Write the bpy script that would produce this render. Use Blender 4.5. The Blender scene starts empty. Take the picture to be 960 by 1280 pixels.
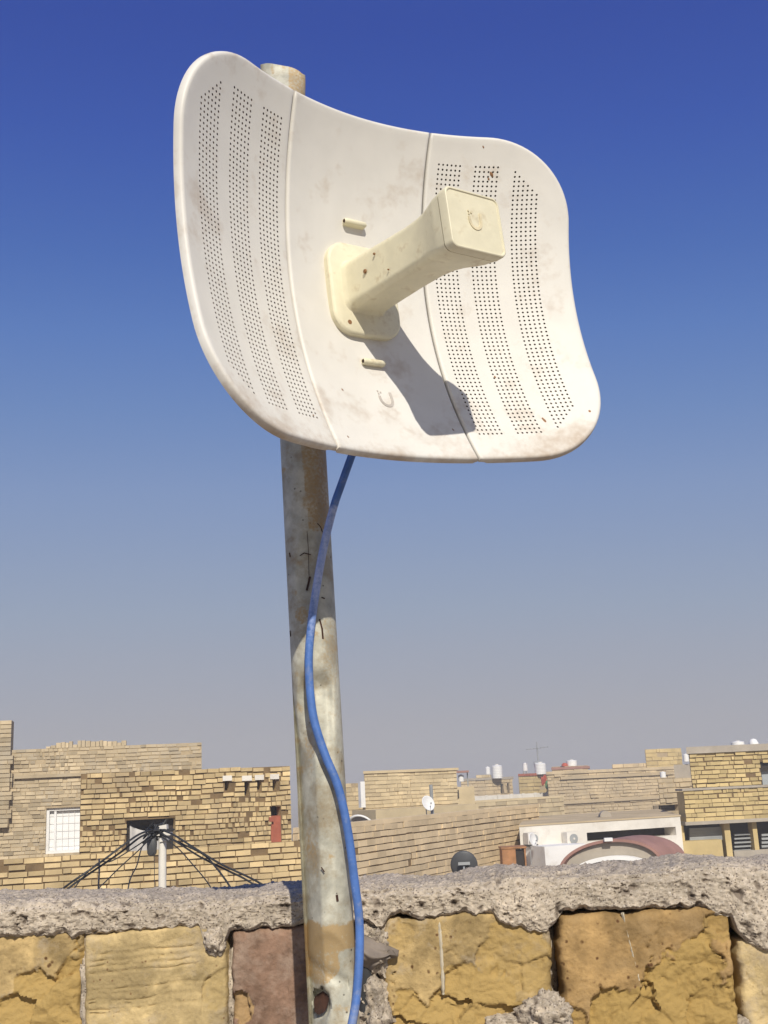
import bpy, bmesh, math, random
from mathutils import Vector, Matrix, noise
random.seed(7)
R = math.radians

# ------------------------------------------------------------------ camera
FOC = 1400.0                      # focal length in units of a 960 x 1280 frame
HORIZON = 985.0
ROLL = R(2.7)
CAM = Vector((0, 0, 1.5))
PHI = math.atan((HORIZON - 640) / FOC)
def _rz(v):
    c, s = math.cos(ROLL), math.sin(ROLL)
    return Vector((v.x * c - v.y * s, v.x * s + v.y * c, v.z))
_up = _rz(Vector((0, math.cos(PHI), -math.sin(PHI))))
_fw = _rz(Vector((0, -math.sin(PHI), -math.cos(PHI))))
_rt = _fw.cross(_up)
M = Matrix((_rt, _fw, _up))       # camera space -> world
scn = bpy.context.scene
cd = bpy.data.cameras.new('camera')
cam = bpy.data.objects.new('camera', cd)
scn.collection.objects.link(cam)
cam.matrix_world = Matrix.Translation(CAM) @ M.to_4x4()
cd.sensor_fit = 'VERTICAL'
cd.sensor_height = 24.0
cd.lens = 24.0 * FOC / 1280.0
cd.clip_start = 0.02
cd.clip_end = 6000
scn.camera = cam

# ------------------------------------------------------------------ sky and sun
SUN = Vector((0.125, -0.79, 0.595)).normalized()
EL = math.asin(SUN.z)
AZ = math.atan2(SUN.x, SUN.y)
SKY_RESPONSE = ((0.4, (50, 72, 150)), (0.887, (55, 80, 161)), (1.04, (62, 91, 171)), (1.28, (76, 109, 179)), (1.526, (92, 125, 187)),
                (1.865, (109, 138, 189)), (2.374, (129, 151, 191)), (3.19, (144, 160, 188)), (3.77, (151, 164, 186)),
                (4.56, (158, 166, 183)), (6.66, (169, 170, 178)), (18.0, (205, 200, 190)), (40.0, (250, 245, 232)))
wd = bpy.data.worlds.new('World')
scn.world = wd
wd.use_nodes = True
wn = wd.node_tree
bg = wn.nodes['Background']
sky = wn.nodes.new('ShaderNodeTexSky')
sky.sky_type = 'NISHITA'
sky.sun_disc = False
sky.sun_elevation = EL
sky.sun_rotation = AZ
sky.altitude = 0
sky.air_density = 1.0
sky.dust_density = 0.6
sky.ozone_density = 2.0
# the camera's own colour response to the sky's brightness (deep blue high up, pale dusty blue where it is bright)
sp = wn.nodes.new('ShaderNodeSeparateColor')
wn.links.new(sky.outputs[0], sp.inputs[0])
dv_ = wn.nodes.new('ShaderNodeMath'); dv_.operation = 'DIVIDE'; dv_.inputs[1].default_value = 40.0
sq_ = wn.nodes.new('ShaderNodeMath'); sq_.operation = 'SQRT'
rp_ = wn.nodes.new('ShaderNodeValToRGB')
wn.links.new(sp.outputs[0], dv_.inputs[0]); wn.links.new(dv_.outputs[0], sq_.inputs[0]); wn.links.new(sq_.outputs[0], rp_.inputs[0])
def _lin(c): return tuple(((v / 255 + 0.055) / 1.055) ** 2.4 for v in c)
els = rp_.color_ramp.elements
for k, (level, rgb) in enumerate(SKY_RESPONSE):
    e = els[k] if k < 2 else els.new(1.0)
    e.position = (level / 40.0) ** 0.5
    e.color = (*_lin(rgb), 1)
ml_ = wn.nodes.new('ShaderNodeMix'); ml_.data_type = 'RGBA'; ml_.blend_type = 'MULTIPLY'; ml_.inputs[0].default_value = 1.0
ml_.inputs[7].default_value = (10, 10, 10, 1)
wn.links.new(rp_.outputs[0], ml_.inputs[6]); wn.links.new(ml_.outputs[2], bg.inputs[0])
bg.inputs[1].default_value = 0.10
sd = bpy.data.lights.new('sun', 'SUN')
sd.energy = 4.5
sd.angle = R(0.53)
sd.color = (1.0, 0.94, 0.83)
sun = bpy.data.objects.new('sun', sd)
scn.collection.objects.link(sun)
sun.rotation_euler = SUN.to_track_quat('Z', 'Y').to_euler()
sun.location = (2, -8, 12)
vs = scn.view_settings
vs.view_transform = 'Standard'
vs.look = 'None'
vs.gamma = 1
vs.exposure = 0.0
vs.use_curve_mapping = False

# ------------------------------------------------------------------ helpers
COL = scn.collection
def ray(px, py):
    d = M @ Vector(((px - 480) / FOC, -(py - 640) / FOC, -1))
    return d / d.y
def at(px, py, Y):
    "the point seen at (px, py) of the 960 x 1280 photograph, Y metres ahead"
    return CAM + ray(px, py) * Y
def fbm(p, o=4, H=1.0):
    return noise.fractal(p, H, 2.0, o, noise_basis='PERLIN_ORIGINAL')
def nz(x, y=0.0, z=0.0):
    return noise.noise(Vector((x, y, z)))
def lerp(a, b, t): return a + (b - a) * t
def clamp(x, a=0.0, b=1.0): return max(a, min(b, x))
def smooth(a, b, x):
    t = clamp((x - a) / (b - a)); return t * t * (3 - 2 * t)
def interp(pts, x):
    if x <= pts[0][0]: return pts[0][1]
    for (a, b), (c, d) in zip(pts, pts[1:]):
        if x <= c: return lerp(b, d, (x - a) / (c - a)) if c > a else d
    return pts[-1][1]

class MB:
    "collects faces, with an optional grey value and per-vertex attribute, into one mesh"
    def __init__(self):
        self.v, self.f, self.mi, self.a, self.b = [], [], [], [], []
    def vert(self, p, a=0.5, b=0.0):
        self.v.append(tuple(p)); self.a.append(a); self.b.append(b); return len(self.v) - 1
    def face(self, idx, mi=0):
        self.f.append(tuple(idx)); self.mi.append(mi)
    def quad(self, pts, a=0.5, mi=0):
        self.face([self.vert(p, a) for p in pts], mi)
    def box(self, o, ex, ey, ez, a=0.5, mi=0, skip=()):
        "box from corner o along three edge vectors"
        o, ex, ey, ez = Vector(o), Vector(ex), Vector(ey), Vector(ez)
        c = [o, o + ex, o + ex + ey, o + ey, o + ez, o + ex + ez, o + ex + ey + ez, o + ey + ez]
        i = [self.vert(p, a) for p in c]
        fs = {'b': (0, 3, 2, 1), 't': (4, 5, 6, 7), 'f': (0, 1, 5, 4), 'r': (1, 2, 6, 5), 'k': (2, 3, 7, 6), 'l': (3, 0, 4, 7)}
        for k, q in fs.items():
            if k not in skip: self.face([i[j] for j in q], mi)
    def tube(self, pts, rad, seg=10, a=0.5, caps=True, mi=0):
        pts = [Vector(p) for p in pts]
        rings = []
        prev = None
        for k, p in enumerate(pts):
            t = (pts[min(k + 1, len(pts) - 1)] - pts[max(k - 1, 0)]).normalized()
            if prev is None:
                n = t.orthogonal().normalized()
            else:
                n = (prev - t * prev.dot(t)).normalized()
            prev = n
            bvec = t.cross(n)
            r = rad[k] if isinstance(rad, (list, tuple)) else rad
            aa = a[k] if isinstance(a, (list, tuple)) else a
            rings.append([self.vert(p + (n * math.cos(2 * math.pi * j / seg) + bvec * math.sin(2 * math.pi * j / seg)) * r, aa) for j in range(seg)])
        for A, B in zip(rings, rings[1:]):
            for j in range(seg):
                self.face((A[j], A[(j + 1) % seg], B[(j + 1) % seg], B[j]), mi)
        if caps:
            self.face(rings[0][::-1], mi); self.face(rings[-1], mi)
    def loft(self, rings, caps=(True, True), a=0.5, mi=0):
        idx = [[self.vert(p, a) for p in r] for r in rings]
        n = len(idx[0])
        for A, B in zip(idx, idx[1:]):
            for j in range(n):
                self.face((A[j], A[(j + 1) % n], B[(j + 1) % n], B[j]), mi)
        if caps[0]: self.face(idx[0][::-1], mi)
        if caps[1]: self.face(idx[-1], mi)
    def build(self, name, mats, parent=None, smooth_deg=None):
        me = bpy.data.meshes.new(name)
        me.from_pydata(self.v, [], self.f)
        if not isinstance(mats, (list, tuple)): mats = [mats]
        for m in mats: me.materials.append(m)
        me.polygons.foreach_set('material_index', self.mi)
        at_ = me.attributes.new('tint', 'FLOAT', 'POINT'); at_.data.foreach_set('value', self.a)
        if any(self.b):
            b_ = me.attributes.new('mask', 'FLOAT', 'POINT'); b_.data.foreach_set('value', self.b)
        bm = bmesh.new(); bm.from_mesh(me)
        bmesh.ops.recalc_face_normals(bm, faces=bm.faces)
        if smooth_deg is not None:
            for f in bm.faces: f.smooth = True
            ca = R(smooth_deg)
            for e in bm.edges:
                if len(e.link_faces) == 2 and e.calc_face_angle(0) > ca: e.smooth = False
        bm.to_mesh(me); bm.free(); me.update()
        o = bpy.data.objects.new(name, me)
        COL.objects.link(o)
        if parent is not None: o.parent = parent
        return o

def tag(o, label=None, cat=None, group=None, kind=None):
    if label: o['label'] = label
    if cat: o['category'] = cat
    if group: o['group'] = group
    if kind: o['kind'] = kind
    return o
def thing(name, label, cat, loc=(0, 0, 0), group=None, rot=None):
    o = bpy.data.objects.new(name, None)
    COL.objects.link(o)
    o.empty_display_size = 0.1
    if rot is not None: o.matrix_world = Matrix.Translation(Vector(loc)) @ rot.to_4x4()
    else: o.location = loc
    return tag(o, label, cat, group)
def rrect(w, h, r, n=6):
    pts = []
    for sx, sy, a0 in ((1, 1, 0), (-1, 1, 90), (-1, -1, 180), (1, -1, 270)):
        for k in range(n + 1):
            a = R(a0 + 90.0 * k / n)
            pts.append((sx * (w / 2 - r) + r * math.cos(a), sy * (h / 2 - r) + r * math.sin(a)))
    return pts

# ------------------------------------------------------------------ materials
def mat(name, base, rough=0.8, metal=0.0, spec=0.4, var=0.25, vscale=8.0, bump=0.0, bscale=60.0, dirt=None, dscale=6.0, dlo=0.55, dhi=0.75, tint=0.0, mask=None, specks=None, sgate=(0.5, 0.6), bdist=None, mscale=None, mramp=(0.55, 1.05)):
    """procedural material: base colour modulated by noise, by the mesh's 'tint' attribute, with optional
    dirt patches, a second colour where the 'mask' attribute says so, dark specks and noise bump"""
    m = bpy.data.materials.new(name); m.use_nodes = True
    N, L = m.node_tree.nodes, m.node_tree.links
    p = N['Principled BSDF']
    p.inputs['Roughness'].default_value = rough
    p.inputs['Metallic'].default_value = metal
    p.inputs['Specular IOR Level'].default_value = spec
    tc = N.new('ShaderNodeTexCoord')
    def nnoise(scale, detail=6, rgh=0.6):
        n = N.new('ShaderNodeTexNoise'); n.inputs['Scale'].default_value = scale
        n.inputs['Detail'].default_value = detail; n.inputs['Roughness'].default_value = rgh
        L.new(tc.outputs['Object'], n.inputs['Vector']); return n
    def ramp(src, lo, hi):
        r = N.new('ShaderNodeMapRange'); r.inputs['From Min'].default_value = lo; r.inputs['From Max'].default_value = hi
        L.new(src, r.inputs['Value']); return r.outputs[0]
    def mix(fac, a, b, mode='MIX'):
        x = N.new('ShaderNodeMix'); x.data_type = 'RGBA'; x.blend_type = mode
        if isinstance(fac, float): x.inputs[0].default_value = fac
        else: L.new(fac, x.inputs[0])
        for s, k in ((a, 6), (b, 7)):
            if isinstance(s, tuple): x.inputs[k].default_value = (*s, 1)
            else: L.new(s, x.inputs[k])
        return x.outputs[2]
    n1 = nnoise(vscale)
    lo = tuple(c * (1 - var) for c in base); hi = tuple(min(1, c * (1 + var)) for c in base)
    col = mix(ramp(n1.outputs['Fac'], 0.3, 0.7), lo, hi)
    if tint:
        t = N.new('ShaderNodeAttribute'); t.attribute_name = 'tint'
        col = mix(ramp(t.outputs['Fac'], 0.0, 1.0), mix(1.0, col, (1 - tint,) * 3, 'MULTIPLY'), mix(1.0, col, (1 + tint * 0.6,) * 3, 'MULTIPLY'))
    if dirt:
        n2 = nnoise(dscale, 8, 0.7)
        col = mix(ramp(n2.outputs['Fac'], dlo, dhi), col, dirt)
    if specks:
        n4 = N.new('ShaderNodeTexVoronoi'); n4.inputs['Scale'].default_value = specks[0]
        L.new(tc.outputs['Object'], n4.inputs['Vector'])
        n5 = nnoise(specks[0] * 0.35, 3)
        s = N.new('ShaderNodeMath'); s.operation = 'MULTIPLY'
        L.new(ramp(n4.outputs['Distance'], specks[2], specks[2] * 0.5), s.inputs[0])
        L.new(ramp(n5.outputs['Fac'], *sgate), s.inputs[1])
        col = mix(s.outputs[0], col, specks[1])
    if mask:
        k = N.new('ShaderNodeAttribute'); k.attribute_name = 'mask'
        n6 = nnoise(mscale or vscale * 4)
        a = N.new('ShaderNodeMath'); a.operation = 'MULTIPLY_ADD'
        L.new(n6.outputs['Fac'], a.inputs[0]); a.inputs[1].default_value = 0.7; L.new(k.outputs['Fac'], a.inputs[2])
        col = mix(ramp(a.outputs[0], *mramp), col, mask)
    L.new(col, p.inputs['Base Color'])
    if bump:
        n3 = nnoise(bscale, 8, 0.65)
        b = N.new('ShaderNodeBump'); b.inputs['Strength'].default_value = bump; b.inputs['Distance'].default_value = bdist or 0.3 / bscale
        L.new(n3.outputs['Fac'], b.inputs['Height']); L.new(b.outputs[0], p.inputs['Normal'])
    return m

PL = dict(rough=0.5, spec=0.35)
m_dish = mat('white_plastic', (0.665, 0.64, 0.585), var=0.04, vscale=40, dirt=(0.46, 0.37, 0.27), dscale=34, dlo=0.59, dhi=0.95, bump=0.03, bscale=300, mask=(0.44, 0.36, 0.28), **PL)
m_hole = mat('painted_hole_shade', (0.21, 0.17, 0.14), rough=0.9, var=0.4, vscale=150)  # dark colour paints the shade inside the dish perforations
m_feed = mat('yellowed_plastic', (0.69, 0.64, 0.465), var=0.08, vscale=60, dirt=(0.36, 0.25, 0.12), dscale=62, dlo=0.55, dhi=0.85, bump=0.03, bscale=300, **PL)
m_mark = mat('dull_grey_mark', (0.44, 0.40, 0.36), var=0.2, vscale=60)
m_housing = mat('grey_white_plastic', (0.62, 0.60, 0.56), var=0.08, **PL)
m_screw = mat('rusty_screw', (0.25, 0.13, 0.06), rough=0.7, metal=0.3)
m_steel = mat('dull_steel', (0.35, 0.34, 0.32), rough=0.5, metal=0.8)
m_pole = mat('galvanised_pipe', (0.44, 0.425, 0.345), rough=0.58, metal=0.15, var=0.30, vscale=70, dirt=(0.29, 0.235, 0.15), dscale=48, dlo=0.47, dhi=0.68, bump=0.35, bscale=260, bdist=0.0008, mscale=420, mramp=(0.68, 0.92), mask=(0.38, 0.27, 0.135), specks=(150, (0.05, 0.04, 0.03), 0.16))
m_rust = mat('rust', (0.05, 0.022, 0.014), rough=0.9, var=0.5, vscale=120, bump=0.3, bscale=200)
m_cable = mat('blue_cable_sheath', (0.07, 0.155, 0.41), rough=0.5, var=0.2, vscale=90, dirt=(0.24, 0.27, 0.36), dscale=70, dlo=0.55, dhi=0.75, bump=0.1, bscale=200, mask=(0.40, 0.46, 0.66), spec=0.4)
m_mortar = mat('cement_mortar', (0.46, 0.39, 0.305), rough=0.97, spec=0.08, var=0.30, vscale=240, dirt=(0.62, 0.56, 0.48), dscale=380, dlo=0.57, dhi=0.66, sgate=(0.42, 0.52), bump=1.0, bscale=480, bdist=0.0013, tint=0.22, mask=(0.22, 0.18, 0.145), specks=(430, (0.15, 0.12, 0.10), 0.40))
BK = dict(rough=0.95, spec=0.08, bump=0.9, bscale=380, bdist=0.0012, tint=0.32)
m_brick_a = mat('ochre_brick', (0.43, 0.31, 0.145), var=0.30, vscale=38, dirt=(0.40, 0.33, 0.24), dscale=26, dlo=0.53, dhi=0.70, mask=(0.40, 0.275, 0.105), specks=(160, (0.12, 0.065, 0.03), 0.3), **BK)
m_brick_b = mat('yellow_brick', (0.49, 0.37, 0.185), var=0.18, vscale=34, dirt=(0.39, 0.32, 0.23), dscale=24, dlo=0.50, dhi=0.70, mask=(0.42, 0.31, 0.14), specks=(170, (0.20, 0.12, 0.06), 0.2), **BK)
m_brick_c = mat('reddish_brick', (0.23, 0.145, 0.10), var=0.30, vscale=60, dirt=(0.33, 0.24, 0.18), dscale=40, dlo=0.48, dhi=0.68, mask=(0.36, 0.24, 0.12), **BK)
m_brick_d = mat('burnt_ochre_brick', (0.34, 0.22, 0.095), var=0.32, vscale=40, dirt=(0.33, 0.225, 0.11), dscale=22, dlo=0.50, dhi=0.70, mask=(0.37, 0.25, 0.09), specks=(160, (0.11, 0.055, 0.025), 0.3), **BK)
m_streak = mat('lime_streak', (0.56, 0.50, 0.38), rough=0.95, var=0.15, vscale=90, bump=0.4, bscale=200)
m_core = mat('wall_core', (0.20, 0.16, 0.12), rough=1.0, var=0.4, vscale=40, bump=0.5, bscale=120)
m_rag = mat('stiff_grey_rag', (0.21, 0.175, 0.145), rough=0.95, var=0.2, vscale=50, bump=0.3, bscale=200)
m_black = mat('black_rubber', (0.025, 0.026, 0.028), rough=0.55, var=0.4, vscale=60)
FB = dict(rough=0.95, spec=0.1, bump=0.4, bscale=45, tint=0.42)
m_bA = mat('yellow_house_brick', (0.60, 0.455, 0.245), var=0.22, vscale=3.5, dirt=(0.36, 0.28, 0.18), dscale=2.2, dlo=0.5, dhi=0.8, **FB)
m_bB = mat('pale_house_brick', (0.52, 0.42, 0.275), var=0.16, vscale=4, dirt=(0.40, 0.35, 0.27), dscale=2, dlo=0.5, dhi=0.7, **FB)
m_bD = mat('tan_wall_brick', (0.68, 0.535, 0.34), var=0.15, vscale=3, **FB)
m_bE = mat('cream_house_brick', (0.62, 0.50, 0.31), var=0.12, vscale=3, **FB)
m_bI = mat('golden_house_brick', (0.55, 0.425, 0.21), var=0.15, vscale=3, **FB)
m_bG = mat('sandy_house_brick', (0.62, 0.49, 0.31), var=0.18, vscale=1.2, dirt=(0.42, 0.34, 0.23), dscale=0.8, dlo=0.45, dhi=0.65, **FB)
m_joint = mat('raked_joint', (0.19, 0.13, 0.07), rough=1.0, spec=0.05, var=0.3, vscale=6)
m_jointp = mat('pale_joint', (0.40, 0.315, 0.20), rough=1.0, spec=0.05, var=0.2, vscale=6)
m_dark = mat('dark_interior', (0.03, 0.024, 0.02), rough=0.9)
m_roof = mat('dusty_flat_roof', (0.50, 0.40, 0.26), rough=1.0, spec=0.0, var=0.2, vscale=1.5, bump=0.3, bscale=20)
m_white = mat('white_paint', (0.76, 0.75, 0.73), rough=0.6, var=0.06, vscale=3, dirt=(0.55, 0.50, 0.43), dscale=4, dlo=0.55, dhi=0.85)
m_whitewall = mat('whitewashed_wall', (0.70, 0.66, 0.59), rough=0.9, var=0.1, vscale=2, dirt=(0.50, 0.45, 0.38), dscale=3, dlo=0.5, dhi=0.8, bump=0.2, bscale=20)
m_conc = mat('grey_concrete', (0.37, 0.325, 0.265), rough=0.95, var=0.15, vscale=4, bump=0.3, bscale=25)
m_redpaint = mat('red_brown_paint', (0.34, 0.10, 0.06), rough=0.8, var=0.2, vscale=9)
m_maroon = mat('maroon_sheet_metal', (0.30, 0.16, 0.13), rough=0.8, var=0.15, vscale=3)
m_grey = mat('grey_sheet_metal', (0.30, 0.31, 0.31), rough=0.6, var=0.12, vscale=3)
m_slate = mat('dark_grey_metal', (0.07, 0.072, 0.075), rough=0.5, var=0.15, vscale=9)
m_orange = mat('rusty_orange_sheet', (0.34, 0.165, 0.07), rough=0.8, var=0.3, vscale=10)
m_glass = mat('dusty_glass', (0.35, 0.38, 0.40), rough=0.25, var=0.08)
m_cloth = mat('pale_cloth', (0.50, 0.48, 0.46), rough=0.95, var=0.12, vscale=4)
m_curtain = mat('white_curtain', (0.80, 0.80, 0.79), rough=0.9, var=0.04, vscale=6)
m_green = mat('green_cloth', (0.06, 0.20, 0.08), rough=0.9)
m_red = mat('red_cloth', (0.42, 0.08, 0.05), rough=0.9)
m_ground = mat('dusty_ground', (0.36, 0.30, 0.22), rough=1.0, var=0.15, vscale=0.3, bump=0.3, bscale=6)
m_rooffloor = mat('roof_screed', (0.36, 0.32, 0.27), rough=1.0, var=0.2, vscale=3, bump=0.5, bscale=40)

# ------------------------------------------------------------------ setting
GZ = -3.6                                     # street level, one storey below this roof
g = MB(); S = 3000
n = 24
gi = [[g.vert((-S + 2 * S * i / n, -S + 2 * S * j / n, GZ)) for i in range(n + 1)] for j in range(n + 1)]
for j in range(n):
    for i in range(n): g.face((gi[j][i], gi[j][i + 1], gi[j + 1][i + 1], gi[j + 1][i]))
tag(g.build('ground', m_ground), kind='structure')
g = MB(); g.box((-4, -5, GZ + 0.004), (8, 0, 0), (0, 6.25, 0), (0, 0, -GZ - 0.004))
tag(g.build('roof_terrace', m_rooffloor), kind='structure')

# ------------------------------------------------------------------ background builders
UP = Vector((0, 0, 1))
def facade(mb, P0, P1, z0, z1, holes=(), course=0.078, blen=0.17, joint=0.011, depth=0.016, jit=0.006, miss=0.02, ragged=0.0, mi=(0, 1), rev=0.18, tmix=1.0, seed=1, wavy=0.0, zlow=None, vj=1.0):
    """a brick wall from P0 to P1 (seen from the camera side): joint-coloured backing with real openings
    and reveals, and one box for every brick, a little uneven, a few missing"""
    rnd = random.Random(seed)
    P0, P1 = Vector((P0.x, P0.y, 0)), Vector((P1.x, P1.y, 0))
    d = (P1 - P0); Lw = d.length; d = d / Lw
    nrm = Vector((d.y, -d.x, 0))
    pt = lambda s, z, o=0.0: P0 + d * s + nrm * o + UP * z
    ss = sorted({0.0, Lw, *[clamp(h[0], 0, Lw) for h in holes], *[clamp(h[1], 0, Lw) for h in holes]})
    zs = sorted({z0, z1, *[h[2] for h in holes], *[h[3] for h in holes]})
    inside = lambda s, z: any(h[0] < s < h[1] and h[2] < z < h[3] for h in holes)
    for a, b in zip(ss, ss[1:]):
        for c, e in zip(zs, zs[1:]):
            if not inside((a + b) / 2, (c + e) / 2):
                mb.quad([pt(a, c), pt(b, c), pt(b, e), pt(a, e)], 0.5, mi[1])
    for a, b, c, e in holes:
        mb.quad([pt(a, c), pt(a, e), pt(a, e, -rev), pt(a, c, -rev)], 0.4, mi[0])
        mb.quad([pt(b, c), pt(b, e), pt(b, e, -rev), pt(b, c, -rev)], 0.4, mi[0])
        mb.quad([pt(a, e), pt(b, e), pt(b, e, -rev), pt(a, e, -rev)], 0.4, mi[0])
        mb.quad([pt(a, c), pt(b, c), pt(b, c, -rev), pt(a, c, -rev)], 0.4, mi[0])
    row = 0
    z = z1
    zl = z0 if zlow is None else zlow
    while z > zl:
        h = course * rnd.uniform(0.94, 1.06) - joint
        s = -blen * (0.5 if row % 2 else 0.02) * rnd.uniform(0.7, 1.1)
        while s < Lw:
            w = blen * rnd.uniform(0.82, 1.12)
            if rnd.random() < 0.16: w *= rnd.uniform(0.3, 0.6)
            if wavy and nz(s * 1.7, z * 2.6, seed * 3.3) > 0.22: w *= rnd.uniform(0.35, 0.6)
            a, b = max(0.002, s), min(Lw - 0.002, s + w - joint * rnd.uniform(0.5, 1.5) * vj)
            s += w
            if b - a < 0.02: continue
            zt, zb = z - rnd.uniform(0, joint * 0.5), z - h + rnd.uniform(-0.3, 0.3) * joint
            zc = (zt + zb) / 2
            bad = False
            for (ha, hb, hc, he) in holes:
                if hc - 0.01 < zc < he + 0.01:
                    if a < ha < b: b = ha
                    elif a < hb < b: a = hb
                    elif ha <= a and b <= hb: bad = True
            if wavy and rnd.random() < 0.10: b -= rnd.uniform(0.008, 0.022)
            if bad or b - a < 0.02 or rnd.random() < miss: continue
            if ragged and row < 2 and rnd.random() < ragged: continue
            wv = wavy * nz(a * 2.3, z * 3.1, seed); zt += wv; zb += wv + rnd.uniform(-0.2, 0.2) * joint * (wavy > 0)
            o = depth + rnd.gauss(0, jit)
            if wavy and rnd.random() < 0.10: o = depth * rnd.uniform(0.1, 0.5)
            t = clamp(0.5 + rnd.gauss(0, 0.24) * tmix)
            tw = rnd.gauss(0, jit * 0.35)
            q = [pt(a, zb, o), pt(b, zb + tw, o), pt(b, zt + tw, o), pt(a, zt, o)]
            k = [pt(a, zb, -0.002), pt(b, zb + tw, -0.002), pt(b, zt + tw, -0.002), pt(a, zt, -0.002)]
            i = [mb.vert(x, t) for x in q] + [mb.vert(x, t) for x in k]
            for fq in ((0, 1, 2, 3), (0, 4, 5, 1), (1, 5, 6, 2), (2, 6, 7, 3), (3, 7, 4, 0)):
                mb.face([i[j] for j in fq], mi[0])
        z -= course; row += 1
    return pt, d, nrm, Lw
def away(P0):
    "side walls of the far plots run nearly straight back from the street"
    return Vector((P0.x / P0.y + 0.03, 1.0, 0)).normalized()
def body(mb, P0, P1, z0, z1, back, mi=0, front=False, inset=0.0):
    "the rest of a building: sides, back and top behind its front wall"
    P0, P1 = Vector((P0.x, P0.y, 0)), Vector((P1.x, P1.y, 0))
    d = (P1 - P0).normalized(); nrm = Vector((d.y, -d.x, 0))
    o = P0 - nrm * 0.004 + UP * z0
    mb.box(o, P1 - P0, away(P0) * back, UP * (z1 - z0), 0.5, mi, () if front else ('f',))
def slab(mb, P0, P1, z, th, back, over=0.05, mi=0, a=0.5):
    P0, P1 = Vector((P0.x, P0.y, 0)), Vector((P1.x, P1.y, 0))
    d = (P1 - P0).normalized(); nrm = Vector((d.y, -d.x, 0))
    o = P0 + nrm * over - d * over + UP * z
    mb.box(o, (P1 - P0) + d * 2 * over, away(P0) * (back + over), UP * th, a, mi)
def hole_px(pt, d, P0, px0, px1, py0, py1, Y):
    a, b = at(px0, py0, Y), at(px1, py1, Y)
    s = lambda p: (Vector((p.x, p.y, 0)) - Vector((P0.x, P0.y, 0))).dot(d)
    return s(a), s(b), min(a.z, b.z), max(a.z, b.z)
def onwall(P0, P1, px, py):
    "where the line of sight through (px, py) meets the vertical wall through P0, P1: distance along it and height"
    r = ray(px, py)
    A = Vector((P0.x, P0.y)); d = Vector((P1.x - P0.x, P1.y - P0.y)).normalized()
    # CAM.xy + r.xy t = A + d s
    det = r.x * -d.y + d.x * r.y
    bx, by = A.x - CAM.x, A.y - CAM.y
    t = (bx * -d.y + d.x * by) / det
    q = Vector((CAM.x + r.x * t, CAM.y + r.y * t))
    return (q - A).dot(d), CAM.z + r.z * t
def hole(P0, P1, px0, py0, px1, py1):
    a, zt = onwall(P0, P1, px0, (py0)); b, zb = onwall(P0, P1, px1, py1)
    _, zt2 = onwall(P0, P1, px1, py0); _, zb2 = onwall(P0, P1, px0, py1)
    return (a, b, (zb + zb2) / 2, (zt + zt2) / 2)

# ------------------------------------------------------------------ pale house, far left
P0, P1 = at(-70, 935, 16.2), at(252, 935, 16.8)
zt = (at(20, 929, 16.3).z + at(250, 936, 16.8).z) / 2
ph = thing('brick_house', 'pale weathered brick house with toothed corner pier and white window, leftmost behind the rest', 'house', (P0 + P1) / 2 * 1.0)
ph.location.z = GZ
inv = lambda root: (lambda mb: mb)
def local(mb, root):
    l = root.location
    mb.v = [(x - l.x, y - l.y, z - l.z) for x, y, z in mb.v]
    return mb
w = hole(P0, P1, 58, 1009, 118, 1066)
mb = MB()
pt, d, nrm, Lw = facade(mb, P0, P1, GZ, zt, [w], course=0.054, blen=0.15, joint=0.009, depth=0.012, jit=0.004, miss=0.02, seed=3, wavy=0.008, vj=0.8, zlow=zt - 2.6, tmix=0.9)
body(mb, P0, P1, GZ, zt - 0.01, 4.0, 0)
local(mb, ph).build('wall', [m_bB, m_jointp], ph)
mb = MB()                                    # a course of bricks stood on end along the parapet
rnd = random.Random(5)
s0, _ = onwall(P0, P1, 58, 925); s1, _ = onwall(P0, P1, 152, 925)
s = s0
while s < s1:
    wdt = rnd.uniform(0.05, 0.075)
    hgt = rnd.uniform(0.045, 0.075) * smooth(s0 - 0.05, s0 + 0.2, s) * (1 if rnd.random() > 0.06 else 0.4)
    mb.box(pt(s, zt + 0.001, 0.01), d * (wdt - 0.006), -nrm * 0.1, UP * (hgt + 0.02), clamp(0.6 + rnd.gauss(0, 0.2)))
    s += wdt
local(mb, ph).build('parapet_course', m_bB, ph)
mb = MB()                                    # projecting string course
a, za = onwall(P0, P1, 18, 971); b, _ = onwall(P0, P1, 108, 969)
mb.box(pt(a, za - 0.03, 0.004), d * (b - a), nrm * 0.05, UP * 0.045, 0.35)
local(mb, ph).build('string_course', m_bB, ph)
mb = MB()                                    # corner pier with toothed edge
a, ztp = onwall(P0, P1, -70, 903); b, _ = onwall(P0, P1, 17, 903); _, zb = onwall(P0, P1, 10, 1032)
_, ztp = onwall(P0, P1, 10, 901)
z = ztp; k = 0
while z > zb:
    bw = b + (0.035 if (k % 4 < 2 and z < ztp - 0.35) else 0.0)
    s = a
    while s < bw:
        e = min(s + rnd.uniform(0.17, 0.22), bw)
        mb.box(pt(s, z - 0.055, 0.0), d * (e - s - 0.01), nrm * (0.12 + rnd.gauss(0, 0.003)), UP * 0.052, clamp(0.5 + rnd.gauss(0, 0.2)))
        s = e
    z -= 0.062; k += 1
mb.box(pt(a, zb, -0.1), d * (b - a - 0.01), nrm * 0.205, UP * (ztp - zb - 0.01), 0.3, 1)
local(mb, ph).build('corner_pier', [m_bB, m_jointp], ph)
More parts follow.
